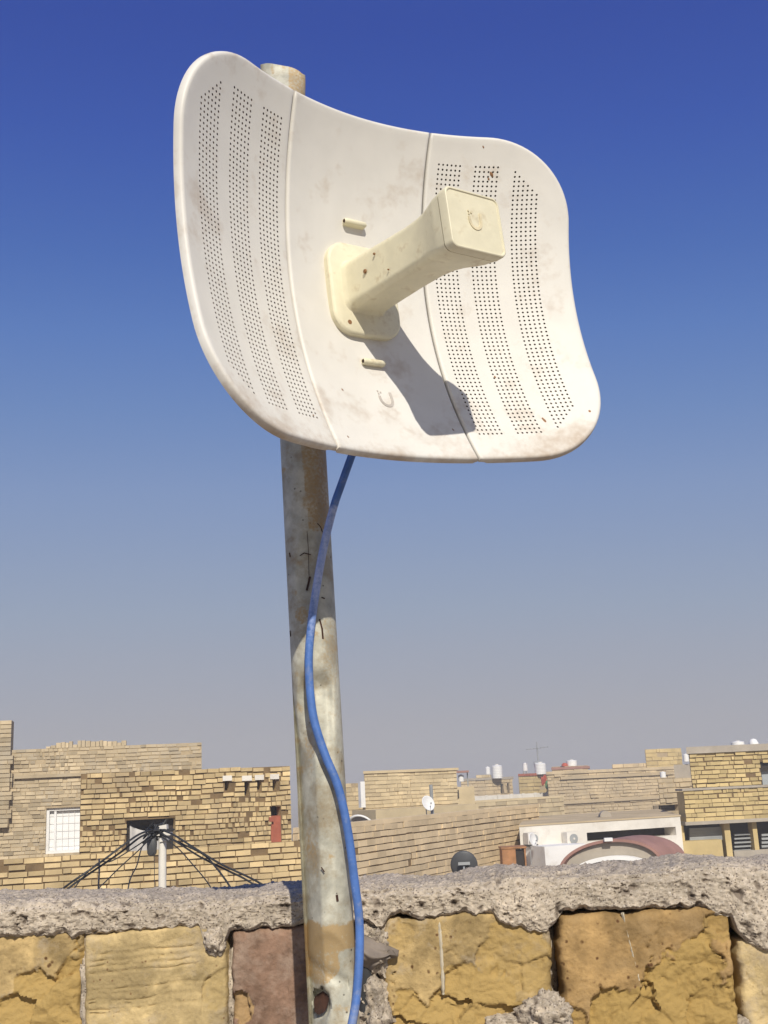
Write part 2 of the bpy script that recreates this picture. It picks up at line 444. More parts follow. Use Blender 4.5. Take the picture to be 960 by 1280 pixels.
# window
a, b, c, e = w
mb = MB()
for q in ((a, c, 0.04, e - c), (b - 0.04, c, 0.04, e - c), (a + 0.04, c, b - a - 0.08, 0.04), (a + 0.04, e - 0.04, b - a - 0.08, 0.04)):
    mb.box(pt(q[0], q[1], -0.08), d * q[2], nrm * 0.04, UP * q[3])
am, _ = onwall(P0, P1, 67, 1030)
mb.box(pt(am, c + 0.04, -0.08), d * 0.03, nrm * 0.03, UP * (e - c - 0.08))
wf = local(mb, ph).build('window', m_white, ph)
mb = MB(); mb.box(pt(a + 0.02, c + 0.02, -0.12), d * (b - a - 0.04), nrm * 0.02, UP * (e - c - 0.04))
local(mb, ph).build('curtain', m_curtain, wf)
mb = MB()
for k in range(1, 6):
    mb.box(pt(a + 0.04, c + (e - c) * k / 6, -0.075), d * (b - a - 0.08), nrm * 0.004, UP * 0.0028)
for k in range(1, 6):
    s = am + 0.03 + (b - am - 0.07) * k / 6
    mb.box(pt(s, c + 0.04, -0.070), d * 0.003, nrm * 0.004, UP * (e - c - 0.08))
local(mb, ph).build('window_bars', m_whitewall, wf)

# ------------------------------------------------------------------ rough yellow brick house, left
P0, P1 = at(101, 968, 12.0), at(362, 957, 12.9)
zt = (P0.z + P1.z) / 2
rh = thing('brick_house', 'rough yellow brick house with dark window opening and red niche, left of the pole', 'house', (P0 + P1) / 2)
rh.location.z = GZ
win = hole(P0, P1, 158, 1024, 219, 1081)
nic = hole(P0, P1, 338, 1008, 352, 1057)
slots = [hole(P0, P1, x0, y0, x1, y1) for x0, y0, x1, y1 in ((281, 976, 287, 988), (305, 976, 312, 994), (321, 975, 327, 987), (340, 974, 346, 987))]
mb = MB()
pt, d, nrm, Lw = facade(mb, P0, P1, GZ, zt, [win, nic, *slots], course=0.053, blen=0.13, joint=0.010, depth=0.018, jit=0.005, miss=0.03, ragged=0.15, seed=11, wavy=0.014, vj=0.8, tmix=0.75, zlow=zt - 1.9, rev=0.16)
body(mb, P0, P1, GZ, zt - 0.09, 3.0, 0)
local(mb, rh).build('wall', [m_bA, m_joint], rh)
a, b, c, e = win
mb = MB()
mb.box(pt(a, c, -0.15), d * 0.07, nrm * 0.05, UP * (e - c)); mb.box(pt(b - 0.09, c, -0.15), d * 0.09, nrm * 0.05, UP * (e - c)); mb.box(pt(a + 0.07, e - 0.06, -0.15), d * (b - a - 0.16), nrm * 0.05, UP * 0.06)
mb.box(pt(a, c, -0.3), d * (b - a), nrm * 0.02, UP * (e - c), 0.2)
wf = local(mb, rh).build('window', m_dark, rh)
mb = MB(); K = 14                              # pale cloth hung across the opening
rows = []
for j in range(7):
    r = []
    for i in range(K + 1):
        u = i / K; v = j / 6
        top = e - 0.05 - 0.07 * math.sin(math.pi * u)
        r.append(mb.vert(pt(lerp(a + 0.05, b - 0.07, u), lerp(c, top, v), -0.10 + 0.02 * math.sin(u * 17 + v * 2))))
    rows.append(r)
for A, B in zip(rows, rows[1:]):
    for i in range(K): mb.face((A[i], A[i + 1], B[i + 1], B[i]))
o = local(mb, rh).build('cloth', m_cloth, wf, 40)
sm = o.modifiers.new('thickness', 'SOLIDIFY'); sm.thickness = 0.006
a, b, c, e = nic
mb = MB(); mb.box(pt(a + 0.002, c, -0.14), d * (b - a - 0.004), nrm * 0.13, UP * (e - c - 0.10))
mb.box(pt(a - 0.025, e - 0.16, 0.0), d * 0.05, nrm * 0.03, UP * 0.05)
local(mb, rh).build('niche_panel', m_redpaint, rh)
for q in (nic, *slots):
    mb = MB(); mb.box(pt(q[0], q[2], -0.2), d * (q[1] - q[0]), nrm * 0.03, UP * (q[3] - q[2]))
    local(mb, rh).build('slot', m_dark, rh)
for q in slots:
    mb = MB(); mb.box(pt(q[0] - 0.03, q[3], 0.004), d * (q[1] - q[0] + 0.05), nrm * 0.028, UP * 0.055, 0.9)
    local(mb, rh).build('pale_lintel', m_whitewall, rh)

# ------------------------------------------------------------------ low walls
P0, P1 = at(-60, 1080, 10.2), at(385, 1053, 11.4)
zt = (at(0, 1072, 10.3).z + at(370, 1054, 11.3).z) / 2
mb = MB()
pt, d, nrm, Lw = facade(mb, P0, P1, GZ, zt, (), course=0.056, blen=0.16, joint=0.010, depth=0.018, jit=0.005, miss=0.015, ragged=0.10, seed=21, wavy=0.006, vj=0.8, tmix=0.75, zlow=zt - 1.0)
body(mb, P0, P1, GZ, zt - 0.01, 0.22, 0)
lw = mb.build('brick_wall', [m_bA, m_joint])
tag(lw, 'low yellow brick wall below the dark window, left of the pole', 'wall')
P0, P1 = at(366, 1052, 11.6), at(672, 1001, 18.1)
zt = (at(445, 1041, 12.6).z + at(650, 1006, 17.6).z) / 2
mb = MB()
pt, d, nrm, Lw = facade(mb, P0, P1, GZ, zt, (), course=0.074, blen=0.2, joint=0.010, depth=0.013, jit=0.002, miss=0.006, seed=23, zlow=zt - 1.3, tmix=0.45, vj=0.35, wavy=0.002)
body(mb, P0, P1, GZ, zt - 0.01, 0.22, 0)
slab(mb, P0, P1, zt, 0.05, 0.22, 0.012, 0, 0.6)
bw = mb.build('brick_wall', [m_bD, m_joint])
tag(bw, 'long tan brick wall running away to the right behind the blue cable', 'wall')

# ------------------------------------------------------------------ cream house in the middle
P0, P1 = at(455, 968, 23.0), at(570, 962, 24.2)
zt = (P0.z + P1.z) / 2
eh = thing('brick_house', 'cream brick house with plain flat roof, just right of the cable', 'house', (P0 + P1) / 2); eh.location.z = GZ
mb = MB()
pt, d, nrm, Lw = facade(mb, P0, P1, GZ, zt, (), course=0.076, blen=0.24, joint=0.010, depth=0.012, jit=0.005, miss=0.01, seed=31, zlow=zt - 1.2, tmix=0.5, vj=0.3, wavy=0.012)
body(mb, P0, P1, GZ, zt - 0.01, 5.0, 0)
local(mb, eh).build('wall', [m_bE, m_jointp], eh)
mb = MB(); slab(mb, P0, P1, zt, 0.05, 5.0, 0.04); local(mb, eh).build('roof_coping', m_bE, eh)
mb = MB(); a, za = onwall(P0, P1, 440, 1013); b, _ = onwall(P0, P1, 566, 1007)
mb.box(pt(a, GZ, 0.0), d * (b - a), nrm * 0.9, UP * (za - GZ), 0.4)
local(mb, eh).build('lower_storey', m_bE, eh)
mb = MB(); mb.box(pt(-0.12, zt - 0.65, 0.05), d * 0.1, -nrm * 0.1, UP * 0.5); local(mb, eh).build('drain_pipe', m_white, eh)
P0, P1 = at(372, 990, 26), at(458, 978, 27)
mb = MB(); zt = at(445, 979, 27).z
pt, d, nrm, Lw = facade(mb, P0, P1, GZ, zt, (), course=0.1, blen=0.3, joint=0.012, depth=0.012, jit=0.004, seed=33, zlow=zt - 1.2, tmix=0.6)
body(mb, P0, P1, GZ, zt - 0.01, 4, 0)
tag(mb.build('brick_house', [m_bE, m_jointp]), 'low plain cream house showing between the pole and the cream brick house', 'house')
# small things on that roof
p = at(541, 1026, 20.5)
t = thing('roof_post', 'thin grey post with small box standing before the cream house', 'post', p)
mb = MB(); mb.tube([(0, 0, -0.6), (0, 0, 0.3), (0, 0, 0.62)], 0.03, 8); mb.build('post', m_grey, t, 40)
mb = MB(); mb.box((-0.05, -0.08, -0.3), (0.2, 0, 0), (0, 0.16, 0), (0, 0, 0.42)); mb.build('box', m_conc, t)
def small_dish(name, label, p, r, m_face, facing, back=False, post=0.5):
    t = thing(name, label, 'satellite dish', p)
    f = Vector(facing).normalized()
    q = f.to_track_quat('Z', 'Y')
    mb = MB(); rings = []
    for k in range(9):
        rr = r * max(0.02, k / 8)
        rings.append([q @ Vector((rr * math.cos(2 * math.pi * j / 28), rr * 1.08 * math.sin(2 * math.pi * j / 28), 0.28 * rr * rr / r)) for j in range(28)])
    mb.loft(rings, (True, False))
    o = mb.build('reflector', m_face, t, 50)
    s = o.modifiers.new('thickness', 'SOLIDIFY'); s.thickness = 0.012
    mb = MB(); mb.tube([q @ Vector((0, 0, -0.01)), q @ Vector((0, 0, -r * 0.3)), Vector((q @ Vector((0, 0, -r * 0.3)))) + Vector((0, 0, -post))], r * 0.07, 8)
    mb.build('mount', m_grey, t, 40)
    mb = MB(); mb.tube([q @ Vector((0, -r, 0.28 * r)), q @ Vector((0, -r * 0.3, r * 0.85))], r * 0.03, 6); mb.tube([q @ Vector((0, -r * 0.3, r * 0.8)), q @ Vector((0, -r * 0.18, r * 0.95))], r * 0.09, 8)
    mb.build('feed_arm', m_grey, t, 40)
    return t
small_dish('satellite_dish', 'small white satellite dish on the cream house ledge beside the thin post', at(534, 1005, 20.3), 0.13, m_white, (0.5, -0.75, 0.35), post=0.45)
t = small_dish('satellite_dish', 'dark grey satellite dish rising just behind the cement wall top', at(580, 1083, 9.0), 0.105, m_slate, (0.1, 0.95, 0.25), post=1.5)
q = Vector((0.1, 0.95, 0.25)).normalized().to_track_quat('Z', 'Y')
mb = MB(); mb.box((-0.045, -0.035, 0.012), (0.09, 0, 0), (0, 0.004, 0), (0, 0, 0.022)); mb.build('label_plate', m_grey, t)
# tipped white dish on the wall, dark underneath
p = at(452, 1036, 13.6)
t = thing('satellite_dish', 'white dish lying tipped over with dark underside, right beside the blue cable', 'satellite dish', p)
q = (Vector((-0.25, -0.55, -0.35))).normalized().to_track_quat('Z', 'Y')
mb = MB(); rings = []
for k in range(9):
    rr = 0.19 * max(0.02, k / 8)
    rings.append([q @ Vector((rr * math.cos(2 * math.pi * j / 28), rr * math.sin(2 * math.pi * j / 28), 1.6 * rr * rr - 0.06)) for j in range(28)])
mb.loft(rings, (True, False)); o = mb.build('reflector', m_white, t, 50)
s = o.modifiers.new('thickness', 'SOLIDIFY'); s.thickness = 0.02
mb = MB(); mb.box((-0.12, -0.02, -0.12), (0.2, 0, 0), (0, 0.1, 0), (0, 0, 0.12)); mb.build('mount', m_dark, t)
mb = MB(); mb.box((0.10, -0.06, -0.10), (0.12, 0, 0), (0, 0.1, 0), (0, 0, 0.06)); mb.build('bracket', m_whitewall, t)

# ------------------------------------------------------------------ far row of houses
def plain_house(label, x0, x1, ytl, ytr, Y0, Y1, m, mj, holes_px=(), back=6.0, course=0.14, blen=0.4, seed=1, coping=None, low=1.6, bricks=True, lintel=False):
    P0, P1 = at(x0, ytl, Y0), at(x1, ytr, Y1)
    zt = (P0.z + P1.z) / 2
    t = thing('brick_house', label, 'house', (P0 + P1) / 2); t.location.z = GZ
    hs = [hole(P0, P1, *h) for h in holes_px]
    mb = MB()
    pt, d, nrm, Lw = facade(mb, P0, P1, GZ, zt, hs, course=course, blen=blen, joint=0.02, depth=0.02, jit=0.008, miss=0.01, seed=seed, zlow=(zt - low if bricks else zt), tmix=0.35, vj=0.5, wavy=0.01)
    body(mb, P0, P1, GZ, zt - 0.01, back, 0)
    local(mb, t).build('wall', [m, mj], t)
    for a, b, c, e in hs:
        mb = MB(); mb.box(pt(a, c, -0.16), d * (b - a), nrm * 0.02, UP * (e - c)); local(mb, t).build('window', m_dark, t)
    if coping:
        mb = MB(); slab(mb, P0, P1, zt, 0.09, back, 0.05); local(mb, t).build('roof_coping', coping, t)
    return t, pt, d, nrm, Lw, zt, P0, P1
def tank(label, px, py_base, Y, wpx, hpx, group='white water tanks on the far roofs', leg=0.0, lying=False):
    p = at(px, py_base, Y); w_, h_ = wpx * Y / FOC, hpx * Y / FOC
    t = thing('water_tank', label, 'water tank', p, group)
    mb = MB(); r = w_ / 2
    prof = [(r * 0.96, leg), (r, leg + h_ * 0.04)]
    for k in range(7):
        z = leg + h_ * (0.06 + 0.74 * k / 6); prof += [(r, z), (r * 0.97, z + h_ * 0.03), (r * 0.97, z + h_ * 0.05), (r, z + h_ * 0.08)]
    prof += [(r * 0.93, leg + h_ * 0.93), (r * 0.45, leg + h_ * 0.985)]
    mb.loft([[(x * math.cos(2 * math.pi * j / 24), x * math.sin(2 * math.pi * j / 24), z) for j in range(24)] for x, z in prof])
    mb.build('barrel', m_white, t, 40)
    mb = MB(); x = r * 0.35
    mb.loft([[(q * math.cos(2 * math.pi * j / 16), q * math.sin(2 * math.pi * j / 16), z) for j in range(16)] for q, z in ((x, leg + h_ * 0.98), (x, leg + h_ * 1.04), (x * 0.6, leg + h_ * 1.06))])
    mb.build('lid', m_whitewall, t, 40)
    if leg:
        mb = MB()
        for sx in (-1, 1):
            for sy in (-1, 1): mb.box((sx * r * 0.6 - 0.03, sy * r * 0.6 - 0.03, 0), (0.06, 0, 0), (0, 0.06, 0), (0, 0, leg))
        mb.build('stand', m_grey, t)
    return t
# brown fronted house with two dark doors and white parapet before it
plain_house('small far tan house with two dark doorways, under the white water tanks', 576, 640, 977, 973, 46, 47, m_bG, m_jointp, ((625, 980, 630, 993), (633, 979, 637, 992)), seed=41, coping=m_conc)
plain_house('small far tan house roof room, right of the two dark doorways', 648, 690, 971, 968, 45, 46, m_bI, m_jointp, (), seed=42, coping=m_redpaint)
plain_house('low far flat house end behind the tipped dark canopy', 595, 613, 969, 968, 49, 49.5, m_bE, m_jointp, (), seed=43, back=3)
P0, P1 = at(560, 997, 40), at(684, 992, 42); zt = at(620, 994, 41).z
mb = MB(); pw, nn = (P1 - P0), None
mb.box((P0.x, P0.y, GZ), (P1.x - P0.x, P1.y - P0.y, 0), (0, 0.25, 0), (0, 0, zt - GZ))
dv = Vector((P1.x - P0.x, P1.y - P0.y, 0)).normalized(); Lr = (Vector((P1.x, P1.y, 0)) - Vector((P0.x, P0.y, 0))).length
for k in range(9):
    s = Lr * k / 8
    mb.box(Vector((P0.x, P0.y - 0.04, zt - 0.35)) + dv * (s - 0.06), dv * 0.12, (0, 0.04, 0), (0, 0, 0.37))
tag(mb.build('parapet_wall', m_whitewall), 'white painted parapet wall with thin piers, before the far tan houses', 'wall')
# tan wall below the white parapet
P0, P1 = at(555, 1006, 31), at(704, 999, 34); zt = at(640, 1001, 32.5).z
mb = MB(); pt, d, nrm, Lw = facade(mb, P0, P1, GZ, zt, (), course=0.13, blen=0.4, joint=0.02, depth=0.015, jit=0.006, seed=47, zlow=zt - 1.6, tmix=0.5)
body(mb, P0, P1, GZ, zt - 0.01, 0.3, 0); slab(mb, P0, P1, zt, 0.06, 0.3, 0.02, 0, 0.7)
tag(mb.build('brick_wall', [m_bE, m_jointp]), 'pale brick wall between the long tan wall and the white parapet', 'wall')
tank('small white water tank, leftmost of the pair above the two dark doorways', 610, 968, 47.5, 6, 9)
tank('large ribbed white water tank above the two dark doorways', 622, 973, 46.5, 13, 16)
tank('small white water tank on the red edged roof room', 657, 968, 46.5, 6, 10, leg=0.14)
tank('white water tank below the roof aerial', 676, 968, 45.6, 14, 14)
tank('white water tank under the dark canopy right of the cream house', 576.5, 977, 30, 7, 8)
p = at(576, 966, 30)
t = thing('roof_canopy', 'flat dark canopy at the right end of the cream house', 'canopy', p)
mb = MB(); mb.box((-0.18, -0.2, 0), (0.38, 0, 0), (0, 0.5, 0), (0, 0, 0.05)); mb.build('canopy_sheet', m_maroon, t)
mb = MB()
for sx in (-0.16, 0.16): mb.box((sx, 0.1, -1.2), (0.03, 0, 0), (0, 0.03, 0), (0, 0, 1.2))
mb.build('canopy_post', m_grey, t)
mb = MB(); P = at(568, 990, 29); mb.box((P.x, P.y, GZ), (0.5, 0, 0), (0, 0.6, 0), (0, 0, P.z - GZ + 0.12)); mb.box((P.x + 0.02, P.y - 0.03, P.z - 0.15), (0.09, 0, 0), (0, 0.03, 0), (0, 0, 0.2), 0.5, 1)
tag(mb.build('roof_hut', [m_bE, m_dark]), 'little roof hut with dark hatch under the dark canopy', 'hut')
# aerial
p = at(673, 956, 45.8)
t = thing('roof_aerial', 'thin rod aerial standing above the white water tank', 'aerial', p)
mb = MB(); mb.tube([(0, 0, -0.3), (0, 0, 0.9)], 0.025, 6); mb.build('mast', m_grey, t)
mb = MB(); mb.tube([(-0.45, 0, 0.62), (0.45, 0.1, 0.68)], 0.014, 5)
for k in range(7): mb.tube([(-0.42 + 0.14 * k, -0.18 + 0.015 * k, 0.625 + 0.01 * k), (-0.42 + 0.14 * k, 0.22 + 0.015 * k, 0.625 + 0.01 * k)], 0.01, 5)
mb.build('aerial_bars', m_grey, t)
mb = MB(); mb.tube([(-0.16, 0, 0.0), (0.16, 0, 0.02)], [0.14, 0.14], 10); mb.build('receiver', m_grey, t, 40)
# washing
for lab, px, py, m_, w_ in (('red cloth hung over the white parapet under the aerial', 680, 975, m_red, 0.20), ('green cloth hung beside the red cloth on the white parapet', 686, 979, m_green, 0.26)):
    p = at(px, py, 41.5); mb = MB(); K = 8; A = []
    for j in range(5):
        A.append([mb.vert((p.x + w_ * (i / K - 0.5), p.y + 0.03 * math.sin(i * 1.7 + j), p.z + 0.14 - 0.30 * j / 4 - 0.05 * math.sin(i * 0.9))) for i in range(K + 1)])
    for a, b in zip(A, A[1:]):
        for i in range(K): mb.face((a[i], a[i + 1], b[i + 1], b[i]))
    o = mb.build('washing', m_, None, 50); s = o.modifiers.new('thickness', 'SOLIDIFY'); s.thickness = 0.01
    tag(o, lab, 'washing', 'washing on the white parapet')

# ------------------------------------------------------------------ sandy building mass right of centre
t, pt, d, nrm, Lw, zt, P0, P1 = plain_house('wide sandy brick building with ledge lines, in the right distance', 684, 866, 974, 955, 36, 38.5, m_bG, m_jointp, (), seed=51, coping=m_bG, course=0.10, blen=0.3, low=3.2)
for (xa, ya, xb, yb) in ((684, 1012, 824, 993), (700, 981, 840, 962)):
    a, za = onwall(P0, P1, xa, ya); b, zb = onwall(P0, P1, xb, yb)
    mb = MB(); mb.box(pt(a, (za + zb) / 2, 0.03), d * (b - a), nrm * 0.05, UP * 0.09, 0.3)
    local(mb, t).build('ledge', m_bG, t)
plain_house('square yellow roof room topping the sandy brick building', 806, 851, 938, 934, 40.5, 41, m_bI, m_jointp, (), seed=52, course=0.14, blen=0.45, back=3)
plain_house('low sandy roof room beside the square yellow roof room', 765, 812, 957, 952, 40.2, 40.6, m_bG, m_jointp, (), seed=53, course=0.14, blen=0.45, back=3)
plain_house('flat red edged roof room left of the sandy building top', 690, 735, 963, 960, 42, 42.5, m_bG, m_jointp, ((700, 958, 706, 961), (713, 958, 722, 961)), seed=54, course=0.14, blen=0.45, back=3, coping=m_maroon)
tank('squat white water tank beside a red bundle on the flat maroon roof', 715, 959.5, 42.6, 13, 9)
p = at(706, 959.5, 42.5); mb = MB()
mb.loft([[(p.x + r_ * math.cos(j * math.pi / 6), p.y + r_ * math.sin(j * math.pi / 6), p.z + z_) for j in range(12)] for r_, z_ in ((0.06, 0), (0.12, 0.03), (0.11, 0.12), (0.05, 0.17))])
tag(mb.build('bundle', m_red, None, 60), 'red bundle lying beside the squat tank on the maroon roof', 'bundle')
# stepped blocks to the left of the golden house
plain_house('narrow brick block with dark slot window, between sandy building and golden house', 822, 866, 975, 971, 24, 24.5, m_bG, m_jointp, ((823, 1006, 850, 1014),), seed=55, course=0.1, blen=0.3, back=4)
P0, P1 = at(842, 956, 27), at(868, 953, 27.4)
mb = MB(); body(mb, P0, P1, GZ, P0.z, 3, 0, True); tag(mb.build('roof_room', m_conc), 'plain grey cement roof room behind the narrow brick block', 'roof room')
tank('tiny round white tank on the narrow brick block', 829, 972, 24.3, 7, 7)
tank('small white water tank on the grey cement roof room', 858, 952, 27.2, 7, 9)

# ------------------------------------------------------------------ whitewashed house with air conditioners and arched carport
P0, P1 = at(649, 1034, 15.6), at(850, 1020, 16.6)
zt = (P0.z + P1.z) / 2
wh = thing('whitewashed_house', 'low whitewashed house with air conditioners, behind the maroon carport', 'house', (P0 + P1) / 2); wh.location.z = GZ
hs = [hole(P0, P1, 733, 1037, 846, 1048)]
mb = MB(); pt, d, nrm, Lw = facade(mb, P0, P1, GZ, zt, hs, seed=61, zlow=zt, mi=(0, 0), rev=0.3)
body(mb, P0, P1, GZ, zt - 0.01, 3.5, 0); local(mb, wh).build('wall', m_whitewall, wh)
a, b, c, e = hs[0]
mb = MB(); mb.box(pt(a, c, -0.3), d * (b - a), nrm * 0.02, UP * (e - c)); local(mb, wh).build('window', m_dark, wh)
mb = MB(); slab(mb, P0, P1, zt, 0.02, 3.5, 0.01); local(mb, wh).build('roof_slab', m_roof, wh)
a, za = onwall(P0, P1, 657, 1057); b, _ = onwall(P0, P1, 708, 1057)
mb = MB(); mb.box(pt(a, GZ, 0.0), d * (b - a), nrm * 0.5, UP * (za - GZ)); local(mb, wh).build('white_annex', m_white, wh)
P1w, P0w = P1, P0
def air_con(label, px, py, depth_off, sc=1.0):
    s, z = onwall(P0w, P1w, px, py)
    p = pt(s, z, depth_off)
    t = thing('air_conditioner', label, 'air conditioner', p, 'outdoor air conditioner units on the whitewashed house')
    f = nrm
    L_ = lambda x, y, zz: d * x + f * y + UP * zz
    mb = MB(); mb.box(L_(-0.09 * sc, -0.1, -0.08 * sc), d * 0.18 * sc, f * 0.13, UP * 0.165 * sc); mb.build('casing', m_whitewall, t)
    mb = MB(); q = [L_(0.01 + 0.062 * sc * math.cos(j * math.pi / 12), 0.033, 0.062 * sc * math.sin(j * math.pi / 12)) for j in range(24)]
    mb.loft([[v + f * o_ for v in q] for o_ in (-0.002, 0.008)])
    mb.build('fan_grille', m_grey, t)
    mb = MB(); q = [L_(0.01 + 0.015 * math.cos(j * math.pi / 6), 0.042, 0.015 * math.sin(j * math.pi / 6)) for j in range(12)]
    mb.loft([[v + f * o_ for v in q] for o_ in (0, 0.006)]); mb.build('fan_hub', m_whitewall, t)
    for sx in (-0.07, 0.06):
        mb = MB(); mb.box(L_(sx * sc, -0.1, -0.11 * sc), d * 0.015, f * 0.12, UP * 0.03 * sc); mb.build('bracket', m_slate, t)
air_con('pale air conditioner unit at the right, beside the carport roof end', 709, 1048, 0.12)
air_con('pale air conditioner unit at the left end of the whitewashed house', 660, 1048, 0.12, 0.9)
p = at(664, 1050, 15.2)
small_dish('satellite_dish', 'white satellite dish before the left end of the whitewashed house', p, 0.085, m_white, (0.75, -0.6, 0.2), post=0.3)
p = at(757, 1026, 17.3)
t = thing('roof_cooler', 'dusty round fan housing on the whitewashed house roof', 'fan', p)
mb = MB(); mb.tube([(0, 0.1, 0.06), (0.0, -0.05, 0.06)], 0.085, 18); mb.build('drum', m_conc, t, 40)
mb = MB(); mb.box((-0.11, -0.05, -0.06), (0.05, 0, 0), (0, 0.18, 0), (0, 0, 0.12)); mb.build('motor', m_dark, t)
# carport: arched sheet with grey gable under it
c0 = at(766, 1086, 14.3)
cp = thing('carport', 'arched maroon sheet carport with grey gable and white rim, behind the wall', 'carport', (c0.x, c0.y, GZ))
halfw = 63 * 14.3 / FOC; rise = 36 * 14.3 / FOC; zb = c0.z - GZ - 0.02
axis = Vector((0.55, 0.83, 0)).normalized()
def arch(k, h, off, y):
    a_ = math.pi * k / 24
    x = -math.cos(a_) * (halfw + off)
    return Vector((x, 0, zb + math.sin(a_) ** 0.9 * (h + off))) + axis * y + Vector((0, 0, 0.045 * x))
mb = MB()
mb.loft([[arch(k, rise, 0, y) for k in range(25)] + [arch(k, rise, -0.035, y) for k in range(24, -1, -1)] for y in (-0.06, 0.75)])
mb.build('roof_sheet', m_maroon, cp, 35)
mb = MB(); A = [mb.vert(arch(k, rise, -0.04, 0.02)) for k in range(25)]; B = [mb.vert(arch(k, rise, -0.04, 0.06)) for k in range(25)]
mb.face(A[::-1]); mb.face(B)
for k in range(24): mb.face((A[k], A[k + 1], B[k + 1], B[k]))
mb.build('gable', m_conc, cp)
mb = MB()
def arch2(k, o_, y):
    a_ = math.pi * k / 24
    x = -math.cos(a_) * (halfw * 0.80 + o_)
    return Vector((x, 0, zb - 0.05 + math.sin(a_) * (0.225 + o_))) + axis * y + Vector((0, 0, 0.045 * x))
mb.loft([[arch2(k, 0, y) for k in range(25)] + [arch2(k, -0.05, y) for k in range(24, -1, -1)] for y in (-0.1, 0.0)])
mb.build('white_rim', m_white, cp, 35)
for sx in (-1, 1):
    mb = MB(); mb.box((sx * (halfw - 0.05) - 0.03, 0, 0), (0.06, 0, 0), (0, 0.06, 0), (0, 0, zb)); mb.build('post', m_slate, cp)
mb = MB(); mb.box(arch(12, rise, 0.0, -0.07) + Vector((-0.05, -0.05, -0.02)), (0.1, 0, 0), (0, 0.06, 0), (0, 0, 0.04)); mb.build('lamp', m_white, cp)
# rusty box
p = at(644, 1086, 14.6)
t = thing('rusty_box', 'rusty orange sheet box with dark open side, beside the white annex', 'box', (p.x, p.y, GZ))
zz = p.z - GZ
mb = MB(); mb.box((-0.15, 0, 0), (0.17, 0, 0), (0, 0.35, 0), (0, 0, zz + 0.24)); mb.box((0.021, 0.03, 0), (0.105, 0, 0), (0, 0.3, 0), (0, 0, zz + 0.21), 0.5, 1); mb.box((0.127, 0, 0), (0.02, 0, 0), (0, 0.35, 0), (0, 0, zz + 0.24)); mb.box((-0.16, -0.01, zz + 0.241), (0.32, 0, 0), (0, 0.37, 0), (0, 0, 0.02))
mb.build('casing', [m_orange, m_dark], t)

# ------------------------------------------------------------------ golden brick house, right edge
P0, P1 = at(861, 944, 17.3), at(1010, 934, 17.5)
zt = (P0.z + P1.z) / 2
gh = thing('brick_house', 'golden brick house with jutting balcony and dark barred porch, at the right edge', 'house', (P0 + P1) / 2); gh.location.z = GZ
hs = [hole(P0, P1, 949, 952, 972, 985)]
_, zbal = onwall(P0, P1, 905, 1022); _, zst = onwall(P0, P1, 905, 986)
mb = MB()
pt, d, nrm, Lw = facade(mb, P0, P1, zbal, zt, hs, course=0.064, blen=0.15, joint=0.012, depth=0.018, jit=0.007, miss=0.012, seed=71, tmix=0.6, vj=0.6, wavy=0.007)
pv = lambda s, z, o=0.0: pt(s, z, o)
# box above the porch, its floor over the recess
mb.box(pt(0, zbal, -0.004), d * Lw, away(P0) * 4.0, UP * (zt - zbal - 0.01), 0.5, 0, ('f',))
local(mb, gh).build('wall', [m_bI, m_joint], gh)
a, b, c, e = hs[0]
mb = MB(); mb.box(pt(a, c, -0.12), d * (b - a), nrm * 0.02, UP * (e - c)); wf = local(mb, gh).build('window', m_glass, gh)
mb = MB()
mb.box(pt(a, e - 0.14, -0.09), d * (b - a), nrm * 0.05, UP * 0.14); mb.box(pt(a, c, -0.09), d * 0.03, nrm * 0.05, UP * (e - c - 0.14)); local(mb, gh).build('frame', m_dark, wf)
mb = MB(); slab(mb, P0, P1, zt, 0.1, 4.0, 0.05); local(mb, gh).build('roof_coping', m_conc, gh)
# balcony front
sA, _ = onwall(P0, P1, 846, 1000); sB, _ = onwall(P0, P1, 957, 1000)
Q0, Q1 = pt(sA, 0, 0.30), pt(sB, 0, 0.30)
mb = MB(); qt, qd, qn, qL = facade(mb, Q0, Q1, zbal - 0.02, zst, (), course=0.064, blen=0.15, joint=0.010, depth=0.012, jit=0.004, miss=0.0, seed=72, tmix=0.5, vj=0.5, wavy=0.006)
mb.box(qt(0, zbal - 0.02, -0.004), qd * qL, -qn * 0.27, UP * (zst - zbal + 0.01), 0.5, 0, ('f',))
local(mb, gh).build('balcony', [m_bI, m_joint], gh)
mb = MB(); mb.box(qt(-0.03, zbal - 0.07, 0.04), qd * (qL + 0.06), -qn * 0.33, UP * 0.048); mb.box(qt(-0.02, zst + 0.002, 0.03), qd * (qL + 0.04), -qn * 0.3, UP * 0.03)
local(mb, gh).build('balcony_edge', m_conc, gh)
# porch under it
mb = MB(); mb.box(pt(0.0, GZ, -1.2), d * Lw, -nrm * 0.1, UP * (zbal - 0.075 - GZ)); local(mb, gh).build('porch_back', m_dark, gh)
def px_block(px0, py0, px1, py1, o, th, z_bot=None):
    q0, q1 = P0 + nrm * o, P1 + nrm * o
    a, zt_ = onwall(q0, q1, px0, py0); b, zb_ = onwall(q0, q1, px1, py1)
    if z_bot is not None: zb_ = z_bot
    return (pt(a, zb_, o), d * (b - a), -nrm * th, UP * (zt_ - zb_))
for x0, x1 in ((850, 859), (904.5, 917), (940, 951)):
    mb = MB(); o_, e_, n_, u_ = px_block(x0, 1030, x1, 1075, 0.2, 0.16, GZ); u_ = UP * (zbal - 0.075 - GZ)
    mb.box(o_, e_, n_, u_, 0.6); local(mb, gh).build('pillar', m_bI, gh)
mb = MB(); mb.box(*px_block(852, 1052, 903, 1057, 0.34, 0.2, GZ)); local(mb, gh).build('porch_wall', m_bI, gh)
